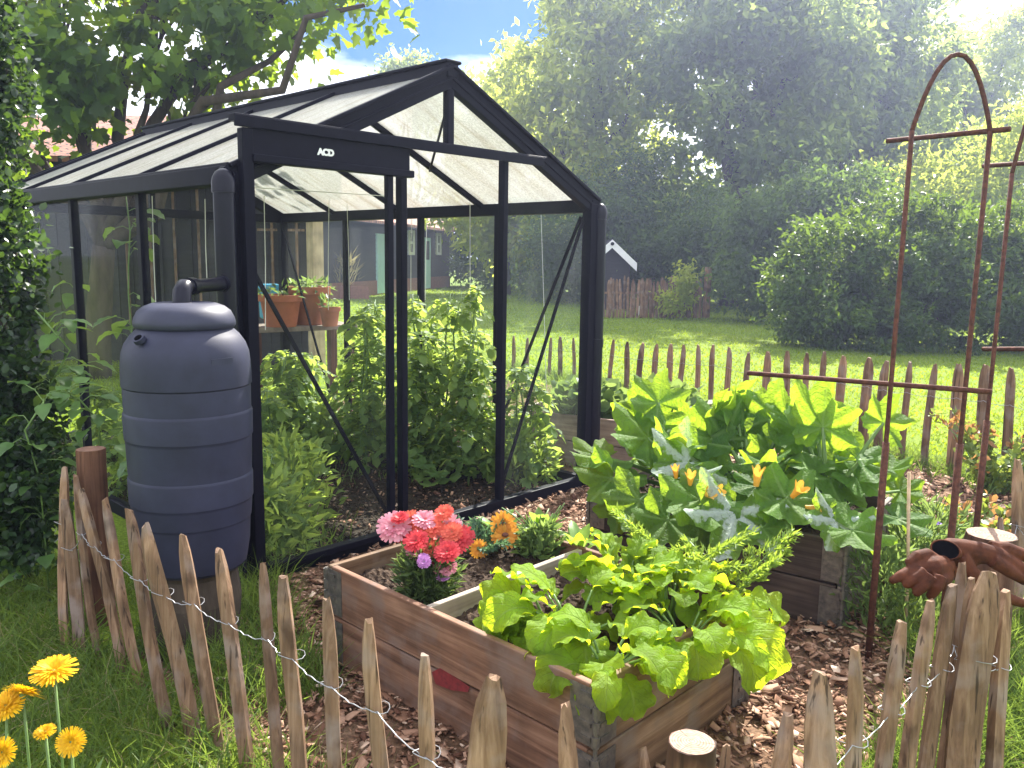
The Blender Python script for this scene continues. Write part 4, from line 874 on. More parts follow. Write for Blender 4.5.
for (x,y),lab,n in (((.66,-1.32),'young upright pale green salad seedling nearest the divider board',9),((.56,-.98),'young pale green seedling clump by the back board of the reddish bed',8),((.67,-1.12),'leafy young seedling in the far corner behind the marigold flowers',9)):
    r=empty('salad_seedling',A(x,y,sz),lab,'seedling'); lb=MB()
    for k in range(n):
        az=random.uniform(0,6.28); lb.blade(A(x,y,sz)+A(math.cos(az),math.sin(az),0)*.01+A(0,0,random.uniform(0,.05)),az,random.uniform(.8,1.4),random.uniform(.10,.19),random.uniform(.035,.06),random.uniform(.3,1.1),prof_oval,fold=.25,ruf=.05,nu=9,nv=4,v=random.random())
    lb.build('leaves',M['seedling'],r,smooth=True)
    sb=MB(); sb.tube([A(x,y,sz-.01),A(x,y,sz+.07)],.005,6); sb.build('stalk',M['stem'],r)
# ---------------- courgettes
def bed2(x,y,z=.30):
    c,s=math.cos(R(7.5)),math.sin(R(7.5)); return A(FRc[0]+x*c-y*s,FRc[1]+x*s+y*c,z)
CB=[bed2(.38,.92),bed2(.42,.55),bed2(.45,.2)]
CL=['courgette plant nearest the greenhouse corner with raised bright leaves','courgette plant in the middle of the dark weathered bed','courgette plant drooping a silvery leaf over the right bed corner']
cz=[]
for b,l in zip(CB,CL):
    r=empty('courgette_plant',b,l,'courgette plant'); cz.append([r,MB(),MB(),b])
def cz_leaf(k,px,py,dep,tip,Rm,v,nface,cup=.15):
    r,lb,sb,b=cz[k]; p=at(px,py,dep); tp=at(tip[0],tip[1],dep+(tip[2] if len(tip)>2 else 0)); d=nrm(tp-p)
    lb.palmate(p,d,nface,Rm,v,cup=cup,ruf=random.uniform(.03,.09))
    m=(b+p)/2; m[2]=b[2]+(p[2]-b[2])*.6; m=m+(b-p)*A(.18,.18,0)
    sb.tube([b,(b+m)/2+A(0,0,.02),m,(m+p)/2+A(0,0,.01),p],[.013,.012,.010,.009,.007],7)
up=A(0,0,1); tc=-CF
PL=[(0,648,438,4.25,(598,392,.05),.25,.68,up*.8+tc*.5),(0,655,425,4.35,(668,385,.05),.19,.6,tc*.7+up*.3),(0,604,458,4.2,(560,462,-.1),.20,.5,up+tc*.3),(0,612,478,4.1,(588,508,-.1),.20,.66,up*.6+tc*.6),
 (0,688,462,4.0,(650,480,-.1),.24,.9,tc*.9+up*.45),(0,640,500,3.95,(625,535,-.1),.2,.3,tc+up*.3),(1,725,440,4.2,(680,378,.05),.26,.70,tc*.5+up*.6),(1,745,430,4.25,(735,380,.05),.22,.62,tc*.6+up*.3),(1,765,425,4.3,(760,388,.05),.2,.5,tc*.5+up*.5),
 (1,735,512,3.75,(722,565,-.15),.25,.88,tc*.8+up*.5),(1,775,460,4.05,(770,500,-.05),.2,.6,tc+up*.2),(1,700,500,3.8,(668,520,-.1),.21,.35,tc*.6+up*.6),(2,800,450,4.0,(873,440,.1),.24,.68,up*.7+tc*.5),(2,815,440,4.1,(800,392,.1),.21,.55,tc*.7+up*.3),
 (2,830,478,3.9,(866,505,-.05),.2,.5,up*.8+tc*.4),(1,700,520,3.95,(690,572,-.08),.20,.5,tc+up*.2),(0,650,515,4.1,(640,562,-.08),.18,.3,tc+up*.2),(0,622,505,4.2,(612,545,-.08),.16,.6,tc+up*.3),(2,780,505,3.75,(790,545,-.1),.14,.4,tc+up*.3),(2,838,520,3.65,(826,562,-.12),.17,.93,tc*.9+up*.4),(2,852,530,3.6,(893,545,-.05),.17,.68,up*.8+tc*.4),(2,786,498,3.75,(835,505,-.05),.2,.66,up*.7+tc*.5),(1,762,528,3.7,(775,548,-.1),.11,.6,tc+up*.3),(0,668,520,3.85,(650,548,-.1),.18,.45,tc*.7+up*.5)]
for q in PL: cz_leaf(*(q[:3]+(q[3]-(.36 if q[2]>=495 else .22),)+q[4:]))
for i in range(12):   # tall upright leaves catching the sun from behind
    k=random.randrange(3); b=cz[k][3]; p=b+A(random.uniform(-.15,.3),random.uniform(-.2,.25),random.uniform(.30,.48)); d=A(random.uniform(-.7,.7),random.uniform(-.7,.7),random.uniform(.4,1.2))
    r,lb,sb,_=cz[k]; lb.palmate(p,d,-CF+A(random.uniform(-.5,.5),random.uniform(-.5,.5),.3),random.uniform(.14,.21),random.uniform(.3,.72),cup=random.uniform(.1,.3),ruf=random.uniform(.04,.1)); sb.tube([b,(b+p)/2+A(0,0,.05),p],[.012,.010,.007],6)
for i in range(46):
    k=random.randrange(3); b=cz[k][3]; az=random.uniform(0,6.28); rad=random.uniform(.08,.42); z=random.uniform(.10,.36)-rad*.15
    p=b+A(math.cos(az)*rad,math.sin(az)*rad,z); d=A(math.cos(az),math.sin(az),random.uniform(-.5,.5))
    r,lb,sb,_=cz[k]; lb.palmate(p,d,A(random.uniform(-.4,.4),random.uniform(-.4,.4),1)-CF*.3,random.uniform(.11,.19),random.random()*.8,cup=random.uniform(.05,.25),ruf=random.uniform(.04,.11),nt=56,nr=6)
    m=(b+p)/2+A(0,0,.05); sb.tube([b,m,p],[.011,.009,.006],6)
for r,lb,sb,b in cz: lb.build('leaves',M['zucchini'],r,smooth=True); sb.build('stalks',M['stem'],r,smooth=True)
def trumpet(root,c,d,L,m,openf=1.):
    d,s,u=frame(d); mb=MB(); n=20; V=[]; rings=6
    for j in range(rings):
        f=j/(rings-1)
        for k in range(n):
            t=2*math.pi*k/n; lobe=.72+.28*abs(math.cos(2.5*t)); rr=L*(.13+.10*f+.42*openf*f**2.5)*(lobe if f>.5 else 1); zz=L*f*(.75+.25*abs(math.cos(2.5*t)) if f>.6 else 1)
            V.append(np.array(c)+d*zz+(s*math.cos(t)+u*math.sin(t))*rr)
    mb.add(V,[(j*n+k,j*n+(k+1)%n,(j+1)*n+(k+1)%n,(j+1)*n+k) for j in range(rings-1) for k in range(n)],random.random())
    return mb.build('flower',m,root,smooth=True)
for k,px,py,dep,d,L,op in ((0,690,485,3.85,A(-.3,-.2,.9),.10,.5),(0,702,497,3.8,A(.2,-.4,.4)+tc*.4,.09,.9),(0,712,494,3.82,A(.4,-.3,.3)+tc*.4,.08,1.),(1,756,486,3.8,A(0,-.1,1),.13,.35),(2,792,497,3.72,A(.2,-.2,.5)+tc*.3,.11,.8),(2,805,507,3.7,A(.5,-.4,-.1)+tc*.2,.09,.9),(0,676,478,3.9,A(-.2,0,1),.09,.3)):
    trumpet(cz[k][0],at(px,py,dep-.36),d,L*.66,M['squashflower'],op*.8)
# leafy weeds in the third bed
for (x,y),lab in (((2.95,.45),'leafy clump growing in the pale worn bed nearest the greenhouse glass'),((3.15,-.05),'small leafy clump in the pale worn bed behind the courgettes')):
    r=empty('strawberry_plant',A(x,y,.3),lab,'leafy plant'); tuft(r,A(x,y,.3),420,.30,.26,.09,M['weed'],'round',1.)
# ================================================================== GREENHOUSE PLANTS
def tomato(x,y,h,lab,dens=1.,m=None,spread=.27):
    r=empty('tomato_plant',A(x,y,0),lab,'tomato plant'); sb=MB(); pos=[];dr=[];nn=[];sz_=[]
    for s in range(random.randint(3,4)):
        P=[A(x,y,0)];p=A(x+random.uniform(-.05,.05),y+random.uniform(-.05,.05),0)
        for k in range(8): p=p+A(random.uniform(-.035,.035),random.uniform(-.035,.035),h*random.uniform(.8,1.05)/8); P.append(p.copy())
        sb.tube(P,[.008]*4+[.006]*3+[.004]*2,6)
        for k in range(int(17*dens)):
            f=.10+.90*random.random()**1.45; q=f*8; i0=min(7,int(q)); c=P[i0]+(P[i0+1]-P[i0])*(q-i0); az=random.uniform(0,6.28); hh=A(math.cos(az),math.sin(az),0); L=random.uniform(.55,1.1)*spread*(1.25-.75*f); e=random.uniform(.1,.8)
            p=c.copy(); Q=[p.copy()]
            for j in range(5): p=p+(hh*math.cos(e)+A(0,0,math.sin(e)))*L/5; e-=.32; Q.append(p.copy())
            sb.tube(Q,.002,4,cap=False)
            for j in range(1,6):
                T=nrm(Q[j]-Q[j-1]); sd=nrm(np.cross(T,A(0,0,1)))
                for s2 in (-1,1):
                    pos.append(Q[j]); dr.append(nrm(sd*s2+T*.5+A(0,0,-.25)+rdir(1)[0]*.35)); nn.append(A(0,0,1)+rdir(1)[0]*.5); sz_.append(random.uniform(.028,.062))
            pos.append(Q[-1]); dr.append(T+A(0,0,-.3)); nn.append(A(0,0,1)+rdir(1)[0]*.4); sz_.append(random.uniform(.06,.1))
    n=len(pos); scatter('foliage','round',np.array(pos),np.array(dr),np.array(nn),np.array(sz_),RNG.random(n),m or M['tomato'],parent=r,widths=np.array(sz_)*.85)
    sb.build('stems',M['stem'],r,smooth=True); return r
TP=[(.30,.50,.42,'low leafy tomato plant at the front left inside the door pane'),(.42,1.15,.55,'tomato plant second from the front on the left of the greenhouse soil'),(.30,1.9,.50,'tomato plant halfway back along the left wall'),(.45,2.75,.48,'tomato plant near the back left corner of the greenhouse'),(1.05,3.05,.50,'tomato plant before the back glass left of the middle'),(1.65,3.1,.55,'tomato plant before the back glass right of the middle'),
 (2.1,2.8,.58,'tomato plant in the back right corner by the lawn side glass'),(1.0,2.2,.58,'tomato plant in the centre of the greenhouse behind the double posts'),(1.55,2.15,.66,'bushy tomato plant right of the greenhouse centre'),(2.05,1.85,.98,'tall tomato plant between the double post and the thin back post'),(1.65,1.40,.92,'full leafy tomato plant framed by the left half of the doorway'),(2.08,1.38,1.06,'tallest tomato plant at the right wall seen through the doorway'),(.95,1.45,.55,'tomato plant behind the left double post'),
 (2.12,.98,1.12,'tall wispy tomato plant right of the doorway centre'),(1.78,.98,.84,'dense tomato plant above the dark bare soil of the doorway'),(1.96,.62,.86,'tomato plant just left of the single front post'),(2.17,.38,.66,'smallest tomato plant close to the front right brace'),(1.3,1.75,.70,'tomato plant between the doorway and the back glass')]
for x,y,h,l in TP: tomato(x,y,h*1.18,l,2.3 if h>.6 else 1.6)
# cabbage-like low leaves on the soil
r=empty('squash_plant',A(1.72,.62,0),'dark broad leaved low plant on the soil behind the doorway post','squash plant'); lb=MB()
for k in range(16):
    az=random.uniform(0,6.28); rad=random.uniform(.05,.28); lb.palmate(A(1.72+math.cos(az)*rad,.62+math.sin(az)*rad,random.uniform(.06,.22)),A(math.cos(az),math.sin(az),-.1),A(random.uniform(-.3,.3),random.uniform(-.3,.3),1),random.uniform(.07,.12),random.random()*.6,nt=36,nr=3)
lb.build('leaves',M['tomato'],r,smooth=True)
def vine(name,P,lab,n,L,m,cat='climbing plant',rad=.02,leafW=.75,mix=.2):
    r=empty(name,P[0],lab,cat); sb=MB(); sb.tube(P,.004,5); lb=MB(); P=[np.array(p,float) for p in P]; m_=len(P)-1
    for k in range(n):
        f=random.random()**.9; q=f*m_; i0=min(m_-1,int(q)); c=P[i0]+(P[i0+1]-P[i0])*(q-i0); az=random.uniform(0,6.28); h=A(math.cos(az),math.sin(az),0); e=c+h*random.uniform(.03,.10)+A(0,0,random.uniform(0,.06))
        sb.tube([c,(c+e)/2+A(0,0,.015),e],.002,4,cap=False)
        lb.blade(e,az,random.uniform(-.6,.4),L*random.uniform(.6,1.15),L*leafW*random.uniform(.8,1.1),random.uniform(.3,1.2),lambda t:np.clip(np.where(t<.25,(t/.25)**.5,1-((t-.25)/.75)**1.6),.02,1),fold=.18,ruf=.03,nu=8,nv=4,roll=random.uniform(-.3,.3),v=random.random())
    lb.build('leaves',m,r,smooth=True); sb.build('stem',M['stem'],r,smooth=True); return r
def wig(a,b,n=10,w=.03):
    a=np.array(a,float); b=np.array(b,float); return [a+(b-a)*i/n+A(random.uniform(-w,w),random.uniform(-w,w),random.uniform(-w,w)*.5)*(1 if 0<i<n else 0) for i in range(n+1)]
for (x,y),lab in (((.2,.25),'leafy weed just inside the left door pane of the greenhouse'),((.55,.55),'bright weed clump behind the slanting brace of the door pane'),((.3,.95),'tall weed behind the left downpipe inside the greenhouse'),((.75,.95),'weed clump on the soil left of the double posts'),((2.1,.35),'low weed at the front right corner inside the greenhouse'),((1.5,1.8),'weed clump in the middle of the greenhouse soil')):
    r=empty('wild_weed',A(x,y,0),lab,'weed'); tuft(r,A(x,y,0),430,.26,.40,.085,M['tomato'],'leaf',.5,.6)
    sb=MB(); [stem_to(sb,A(x,y,0),A(x+random.uniform(-.2,.2),y+random.uniform(-.2,.2),random.uniform(.25,.5)),.003,.1) for _ in range(7)]; sb.build('stems',M['stem'],r)
vine('climbing_bean',wig((.14,1.45,0),(.12,1.42,1.74)),'climbing bean with large leaves up a string behind the left glass',26,.15,M['vineleaf'])
vine('climbing_bean',wig((.16,2.35,0),(.15,2.3,1.35)),'second climbing bean further back behind the left greenhouse glass',22,.14,M['vineleaf'])
def outvine(pix,lab,n,L):
    P=[at(x,y,d) for x,y,d in pix]; P[0][2]=0.; vine('bindweed',P,lab,n,L,M['vineleaf'],'climbing plant')
outvine([(75,560,3.75),(70,470,3.7),(62,420,3.65),(50,385,3.6),(70,350,3.55),(35,310,3.5)],'pale leaved climber sprawling between the dark bush and the left glass',32,.10)
outvine([(100,550,3.7),(105,480,3.6),(98,420,3.5),(80,400,3.45),(60,395,3.4)],'light leafed climber just left of the rain barrel',26,.09)
outvine([(50,600,3.5),(45,540,3.4),(40,480,3.35),(25,430,3.3),(45,400,3.3)],'low broad leaved climber at the foot of the dark bush',26,.10)
# twine hanging from the roof
for (px,y0,y1,Y),lab in (((152,196,330,1.2),'white twine hanging behind the left glass above the barrel'),((205,200,290,.9),'white twine beside the left downpipe inside the glass'),((264,196,330,.8),'white twine at the far left of the door pane'),((329,200,310,1.6),'white twine in front of the terracotta pots'),((347,205,300,2.2),'thin white twine right of the pots'),((412,205,300,1.8),'white twine hanging across the dark house window'),((427,210,300,2.4),'thin white twine beside the mint green door'),((470,202,420,.9),'long white twine slanting in front of the tall hedge'),((541,200,420,.7),'long white twine hanging near the right brace')):
    a=yplane(px,y0,Y); b=yplane(px+random.uniform(-2,8),y1,Y); a[2]=min(a[2],slope(min(max(a[0],0),GW))-.03); a[2]=max(a[2],1.72)
    mb=MB(); mb.tube([b,(a+b)/2+rdir(1)[0]*.006,a],.0022,5); o=mb.build('hanging_twine',M['twine'],loc=b); tag(o,lab,'twine','twines hanging in the greenhouse')
mb=MB(); mb.tube([yplane(245,187,.3),yplane(385,196,.3)],.002,5); o=mb.build('support_twine',M['twine'],loc=yplane(245,187,.3)); tag(o,'straight white twine stretched across the top of the door pane','twine','twines hanging in the greenhouse')
# ================================================================== RUSTY ARCHES
def arch(name,base,right,zs,z_top,lab,bars,r=.0085):
    a=empty(name,base,lab,'garden arch'); mb=MB(); base=np.array(base); right=np.array(right); e=right-base; w=np.linalg.norm(e); en=e/w
    P=[];n=18
    for i in range(n+1):
        t=math.pi*i/n; P.append((base+right)/2-en*w/2*math.cos(t)*(1) +A(0,0,zs+(z_top-zs)*(1-abs(math.cos(t))**2.1)))
    mb.tube([base+A(0,0,0),base+A(0,0,zs)],r,8); mb.build('leg',M['rust'],a,smooth=True)
    mb=MB(); mb.tube([right,right+A(0,0,zs)],r,8); mb.build('leg',M['rust'],a,smooth=True)
    mb=MB(); mb.tube(P,r*.95,8); mb.build('hoop',M['rust'],a,smooth=True)
    for p in (base,right): mb=MB(); mb.tube([p,p+A(0,0,.82)],r*1.5,8); mb.build('sleeve',M['rust'],a,smooth=True)
    for p,q in bars: mb=MB(); mb.tube([p,q],r*1.1,8); mb.build('crossbar',M['rust'],a,smooth=True)
    return a
aL=at(868,660,3.09); aL[2]=0; topL=at(893,140,3.05); rT=at(990,134,2.80); aR=A(rT[0],rT[1],0)+ (A(aL[0],aL[1],0)-A(topL[0],topL[1],0))*.0
zs=(at(893,140,3.09)[2]+rT[2])/2
arch('rusty_arch',A(aL[0],aL[1],0),aR,zs,at(943,57,2.93)[2]-.03,'rusty iron rod arch whose pointed hoop is fully visible',[(at(887,141,3.11),at(1010,129,2.75)),(at(748,373,3.35),at(992,392,2.79))])
b0=at(981,480,3.45); b0=A(b0[0],b0[1],0); b1_=b0+(aR-A(aL[0],aL[1],0))*1.05
arch('rusty_arch',b0,b1_,1.80,2.22,'rusty iron rod arch cut off by the right edge behind the first',[(at(983,166,3.47),at(1075,160,3.12)),(at(983,349,3.47),at(1075,349,3.12))])
c0=g(906,640); mb=MB(); mb.tube([c0-A(0,0,.05),at(908,560,depth(c0)),at(909,472,depth(c0))],.0065,8); o=mb.build('bamboo_cane',M['bamboo'],loc=c0,smooth=True); tag(o,'thin pale bamboo cane standing upright by the rusty arch leg','cane')
c1=at(862,628,3.15); mb=MB(); mb.tube([A(c1[0],c1[1],.02)-CR*.05,A(c1[0],c1[1],.035)+CR*.16],.006,8); o=mb.build('fallen_stick',M['log'],loc=A(c1[0],c1[1],.02)); tag(o,'short brown stick lying on the chips by the arch leg','stick')
tgp=g(448,716,.02); mb=MB(); mb.add([tgp+CR*a+A(0,0,b) for a,b in ((-.02,-.01),(.022,-.02),(.028,-.01),(-.004,.045),(-.018,.05))],[(0,1,2,3,4)]); V=mb.v[0]; mb2=MB(); mb2.prism(V,CF*.003); o=mb2.build('plant_tag',M['tagplastic'],loc=tgp); tag(o,'broken white plant tag stuck in the chips below the red paint mark','plant tag')
# ================================================================== GLOVES
def glove(root_loc,fingers,palm,cuff,lab):
    r=empty('work_glove',root_loc,lab,'glove'); mb=MB()
    for P,rr in fingers: mb.tube(P,rr,10); mb.sphere(P[-1],rr[-1] if not np.isscalar(rr) else rr,nu=10,nv=6)
    for P,rr in palm: mb.tube(P,rr,12); mb.sphere(P[0],rr[0],nu=10,nv=6); mb.sphere(P[-1],rr[-1],nu=10,nv=6)
    o=mb.build('leather_shell',M['glove'],r); md=o.modifiers.new('rm','REMESH'); md.mode='VOXEL'; md.voxel_size=.0035; md.use_smooth_shade=True; s_=o.modifiers.new('sm','SMOOTH'); s_.iterations=4
    c,d,rc,Lc=cuff; d,sd,u=frame(d); mb=MB(); n=20;V=[]
    for j,(f,k) in enumerate(((0,.9),(.5,1.),(1,1.12),(1,1.0),(.3,.8))):
        for i in range(n):
            t=2*math.pi*i/n; V.append(np.array(c)+d*Lc*f+(sd*math.cos(t)*rc*k+u*math.sin(t)*rc*.62*k))
    mb.add(V,[(j*n+i,j*n+(i+1)%n,(j+1)*n+(i+1)%n,(j+1)*n+i) for j in range(4) for i in range(n)]); mb.build('cuff',M['glove'],r,smooth=True)
    mb=MB(); V=[np.array(c)+d*Lc*.96+(sd*math.cos(2*math.pi*i/n)*rc*1.0+u*math.sin(2*math.pi*i/n)*rc*.62) for i in range(n)]; mb.add(V,[tuple(range(n))]); mb.build('cuff_shade',M['flat_black'],r)  # flat black disc painted as the shade inside the cuff mouth
    return r
def p2(x,y,d): return at(x,y,d)
G=2.44
glove(at(925,575,G),[([p2(922,566,G-.02),p2(911,571,G-.04),p2(901,576,G-.05),p2(893,580,G-.05)],[.020,.018,.016,.012]),([p2(924,572,G-.05),p2(914,579,G-.06),p2(907,584,G-.06)],[.020,.018,.014]),([p2(930,576,G-.06),p2(923,586,G-.07),p2(917,592,G-.07)],[.020,.018,.014]),([p2(940,576,G-.06),p2(937,587,G-.07),p2(931,595,G-.06)],[.019,.018,.014]),([p2(936,560,G+.02),p2(927,554,G+.0),p2(916,556,G-.02),p2(909,562,G-.03)],[.018,.018,.016,.012])],
  [([p2(920,568,G-.02),p2(932,568,G-.02),p2(944,566,G+.01)],[.026,.034,.032]),([p2(928,580,G-.03),p2(938,581,G-.03),p2(945,575,G)],[.024,.030,.026])],(p2(944,568,G+.02),CR*.7+CF*.6-CU*.3,.036,.05),'reddish brown leather glove with bunched fingers draped over the picket tips')
G=2.47
glove(at(990,570,G),[([p2(962,548,G),p2(980,551,G),p2(998,556,G),p2(1014,566,G),p2(1034,577,G)],[.026,.028,.026,.024,.020]),([p2(962,556,G-.02),p2(972,572,G-.03),p2(986,587,G-.03),p2(1004,597,G-.03),p2(1022,603,G-.02)],[.020,.020,.020,.018,.014]),([p2(990,549,G+.02),p2(1006,549,G+.02),p2(1026,556,G+.02)],[.024,.023,.019]),([p2(992,560,G-.02),p2(1008,570,G-.02),p2(1024,580,G-.01)],[.022,.020,.016])],
  [([p2(950,548,G),p2(964,550,G),p2(982,554,G)],[.030,.033,.031]),([p2(955,558,G),p2(970,560,G)],[.026,.026])],(p2(950,552,G-.005),-CR*.75+CU*.35-CF*.55,.041,.030),'second brown leather glove lying to the right with its dark cuff opening showing')
# ================================================================== ROSE, WEEDS, DANDELIONS
def rose(b,h,lab):
    r=empty('rose_bush',b,lab,'rose bush'); sb=MB(); pos=[];dr=[];yp=[]
    for k in range(9):
        az=random.uniform(0,6.28); P=[np.array(b,float)]; p=np.array(b,float); e=random.uniform(.9,1.4)
        for j in range(6): p=p+(A(math.cos(az),math.sin(az),0)*math.cos(e)+A(0,0,math.sin(e)))*h*random.uniform(.12,.2); e-=.12; P.append(p.copy())
        sb.tube(P,[.006,.005,.005,.004,.003,.003,.002],5)
        for j in range(70):
            q=random.uniform(.8,6); i0=min(5,int(q)); c=P[i0]+(P[i0+1]-P[i0])*(q-i0); pos.append(c+rdir(1)[0]*.06*random.random()); dr.append(rdir(1)[0]+A(0,0,.2)); yp.append(i0>=4 and random.random()<.4)
    pos=np.array(pos);dr=np.array(dr);yp=np.array(yp); n=len(pos); sz_=RNG.uniform(.03,.062,n)
    for nm_,sel,m in (('leaves',~yp,M['roseleaf']),('young_leaves',yp,M['roseyoung'])):
        k=sel.sum(); scatter(nm_,'round',pos[sel],dr[sel],rdir(k)+A(0,0,.8),sz_[sel],RNG.random(k),m,parent=r,widths=sz_[sel]*.8)
    sb.build('stems',M['stem'],r,smooth=True)
rb=g(985,500); rose(A(rb[0],rb[1],0),.62,'rose bush with reddish young leaves by the low back fence')
rb=g(1010,505); rose(A(rb[0]+.2,rb[1]+.1,0),.5,'smaller rose bush at the right edge behind the arches')
rb=g(975,560); rose(A(rb[0],rb[1],0),.36,'short rose shoot at the foot of the thick sawn post')
for i,((px,py),lab) in enumerate((((915,600),'tall airy weed with small purple flowers behind the bamboo cane'),((935,580),'airy grassy weed between the cane and the thick sawn post'),((880,630),'low tangled weed at the rusty arch leg'),((900,560),'leafy weed at the right end of the dark bed'))):
    b=g(px,py); b[2]=0; r=empty('wild_weed',b,lab,'weed'); tuft(r,b,520,.20,.33,.06,M['weed'],'leaf',.35,1.2)
    sb=MB()
    for k in range(26):
        e=b+A(random.uniform(-.22,.22),random.uniform(-.22,.22),random.uniform(.2,.45)); stem_to(sb,b+A(random.uniform(-.1,.1),random.uniform(-.1,.1),0),e,.0016,.1)
        if i in (0,3) and k<4: daisy(r,'flower',e,up-CF*.5,.016,M['mauve'] if k else M['purple'],2,8,dome=.5)
    sb.build('stems',M['grass'],r)
def dandelion(px,py,dep,rp,n,lab,view=0):
    c=at(px,py,dep); b=A(c[0]-CF[0]*.02+random.uniform(-.03,.03),c[1]+random.uniform(-.03,.03),0); r=empty('dandelion',b,lab,'dandelion','dandelions in the grass')
    sb=MB(); sb.tube([b,(b*.6+A(c[0],c[1],c[2])*.4)+A(.01,0,0),c-nrm(n)*.004],[.0035,.003,.0035],7); sb.build('stem',M['stem'],r,smooth=True)
    daisy(r,'flower_head',c,n,rp*dep/F,M['yellow'],5,64,dome=.36)
    mb=MB(); d,s,u=frame(n); mb.sphere(c-d*.006,.009,(1,1,1),10,6); mb.build('bud_base',M['stem'],r,smooth=True)
dandelion(54,671,2.05,21,A(.1,0,1)-CF*.35,'tall dandelion with a broad open yellow head above the others')
dandelion(24,694,2.0,20,A(.45,.15,.9)+CF*.25,'dandelion with a tilted yellow head second tallest in the group')
dandelion(6,706,1.98,18,A(-.2,0,1)-CF*.5,'dandelion head cut by the left edge just below the tilted one')
dandelion(71,742,1.95,14,A(.1,-.1,.4)-CF,'low dandelion facing the camera at the right of the group')
dandelion(45,732,2.0,10,A(0,0,1)-CF*.3,'small dandelion half hidden behind the tall stem')
dandelion(3,752,1.9,14,A(-.5,-.3,.4)-CF*.5,'lowest dandelion at the bottom left edge')
b=g(35,800); b[2]=0; r=empty('dandelion_leaves',at(40,760,1.9)*A(1,1,0),'upright strap shaped green leaves among the dandelion stems','leafy plant'); lb=MB(); b=np.array(r.location)
for k in range(14):
    az=random.uniform(0,6.28); lb.blade(b+A(random.uniform(-.08,.08),random.uniform(-.08,.08),0),az,random.uniform(1.1,1.5),random.uniform(.16,.30),random.uniform(.02,.035),random.uniform(.1,.6),prof_oval,fold=.3,nu=10,nv=4,v=random.random())
lb.build('leaves',M['weed'],r,smooth=True)
# ================================================================== POTS AND BENCH BEHIND THE GREENHOUSE
bz=at(300,322,7.7)[2]; p0=at(246,322,7.3); p1=at(352,322,7.9)
e=p1-p0; e[2]=0; en=nrm(e); ff=nrm(A(-en[1],en[0],0)); ff=ff if ff@CF>0 else -ff
pb=empty('potting_bench',A(p0[0],p0[1],0),'rough wooden bench carrying terracotta pots behind the greenhouse','bench')
mb=MB(); q0=A(p0[0],p0[1],bz-.02); q1=A(p1[0],p1[1],bz-.02); mb.prism([q0-ff*.12,q1-ff*.12,q1+ff*.38,q0+ff*.38],(0,0,.0-.045)); mb.build('top',M['stone'],pb,bevel=.006)
for f in (.06,.94):
    for o_ in (-.06,.32):
        c=q0+(q1-q0)*f+ff*o_; mb=MB(); mb.beam(A(c[0],c[1],0),A(c[0],c[1],bz-.065),.07,.07,(0,1,0)); mb.build('leg',M['log'],pb)
def pot(px,pyb,dep,rt,h,lab,plant=None):
    c=at(px,pyb,dep); c[2]=bz-.02 if plant!='ground' else 0; r=empty('terracotta_pot',c,lab,'flower pot','terracotta pots behind the greenhouse')
    mb=MB(); mb.lathe([(.0001,0),(rt*.70,0),(rt*.74,.03),(rt*.9,h*.78),(rt*.92,h*.8),(rt*1.03,h*.8),(rt*1.05,h),(rt*.93,h),(rt*.9,h*.85)],c,28); o=mb.build('pot_body',M['terracotta'],r); smooth_by_angle(o,35)
    mb=MB(); mb.lathe([(.0001,h*.9),(rt*.91,h*.88)],c,20); mb.build('soil',M['soil'],r)
    if plant: tuft(r,c+A(0,0,h*.88),plant,rt*1.2,.10,.07,M['weed'],'leaf',.6,.3)
    return r
pot(310,322,7.72,.185,.345,'largest terracotta pot with a low leafy plant in it',120)
pot(281,324,7.45,.19,.28,'wide terracotta pot at the left end of the bench',60)
pot(330,326,7.55,.095,.17,'smallest terracotta pot at the front of the bench',40)
c=at(272,300,7.9); mb=MB(); mb.prism([c+CR*a+A(0,0,b) for a,b in ((-.09,-.18),(.09,-.18),(.10,.12),(.08,.15),(-.08,.15),(-.10,.12))],ff*.10); o=mb.build('compost_bag',M['bagblue'],loc=c,bevel=.02); tag(o,'small blue bag standing behind the wide terracotta pot','bag')
# ================================================================== BUILDINGS
# dark barn behind the greenhouse
W0=at(-120,300,11.2); W1=at(322,300,10.8); W0=A(W0[0],W0[1],0); W1=A(W1[0],W1[1],0); wd=nrm(W1-W0); wn=A(-wd[1],wd[0],0); wn=wn if wn@CF>0 else -wn
wf=nrm(ray(326,300)*A(1,1,0))
bn=empty('barn',W0,'long dark boarded barn with a red tiled roof behind the greenhouse','barn')
EV=2.62
mb=MB(); mb.prism([W0,W1,W1+wf*6,W0+wf*6],(0,0,EV)); mb.build('wall',M['barnwall'],bn)
mb=MB()
for k in range(46):   # cover battens
    c=W0+wd*(k*.2+.1); 
    if (c-W0)@wd<np.linalg.norm(W1-W0)-.02: mb.beam(c-wn*.012,c-wn*.012+A(0,0,EV-.02),.05,.025,wn)
mb.build('wall_battens',M['barnwall'],bn)
R0=W0-wd*.4-wn*.55+A(0,0,EV-.10); R1=W1+wd*.55-wn*.55+A(0,0,EV-.10); 
mb=MB(); mb.prism([R0,R1,R1+wf*3.4+A(0,0,1.0),R0+wf*3.4+A(0,0,1.0)],(0,0,.07)); mb.prism([R1+wf*6.8,R0+wf*6.8,R0+wf*3.4+A(0,0,1.0),R1+wf*3.4+A(0,0,1.0)],(0,0,.07)); mb.build('roof',M['rooftile'],bn)
mb=MB()
for z in (1.75,2.05): mb.beam(W0+wd*5.2-wn*.04+A(0,0,z),W1-wd*.2-wn*.04+A(0,0,z),.03,.03)
for k in range(9): c=W1-wd*(.3+k*.32); mb.beam(c-wn*.045+A(0,0,.5),c-wn*.045+A(0,0,2.25),.025,.025)
mb.build('trellis',M['picket'],bn)
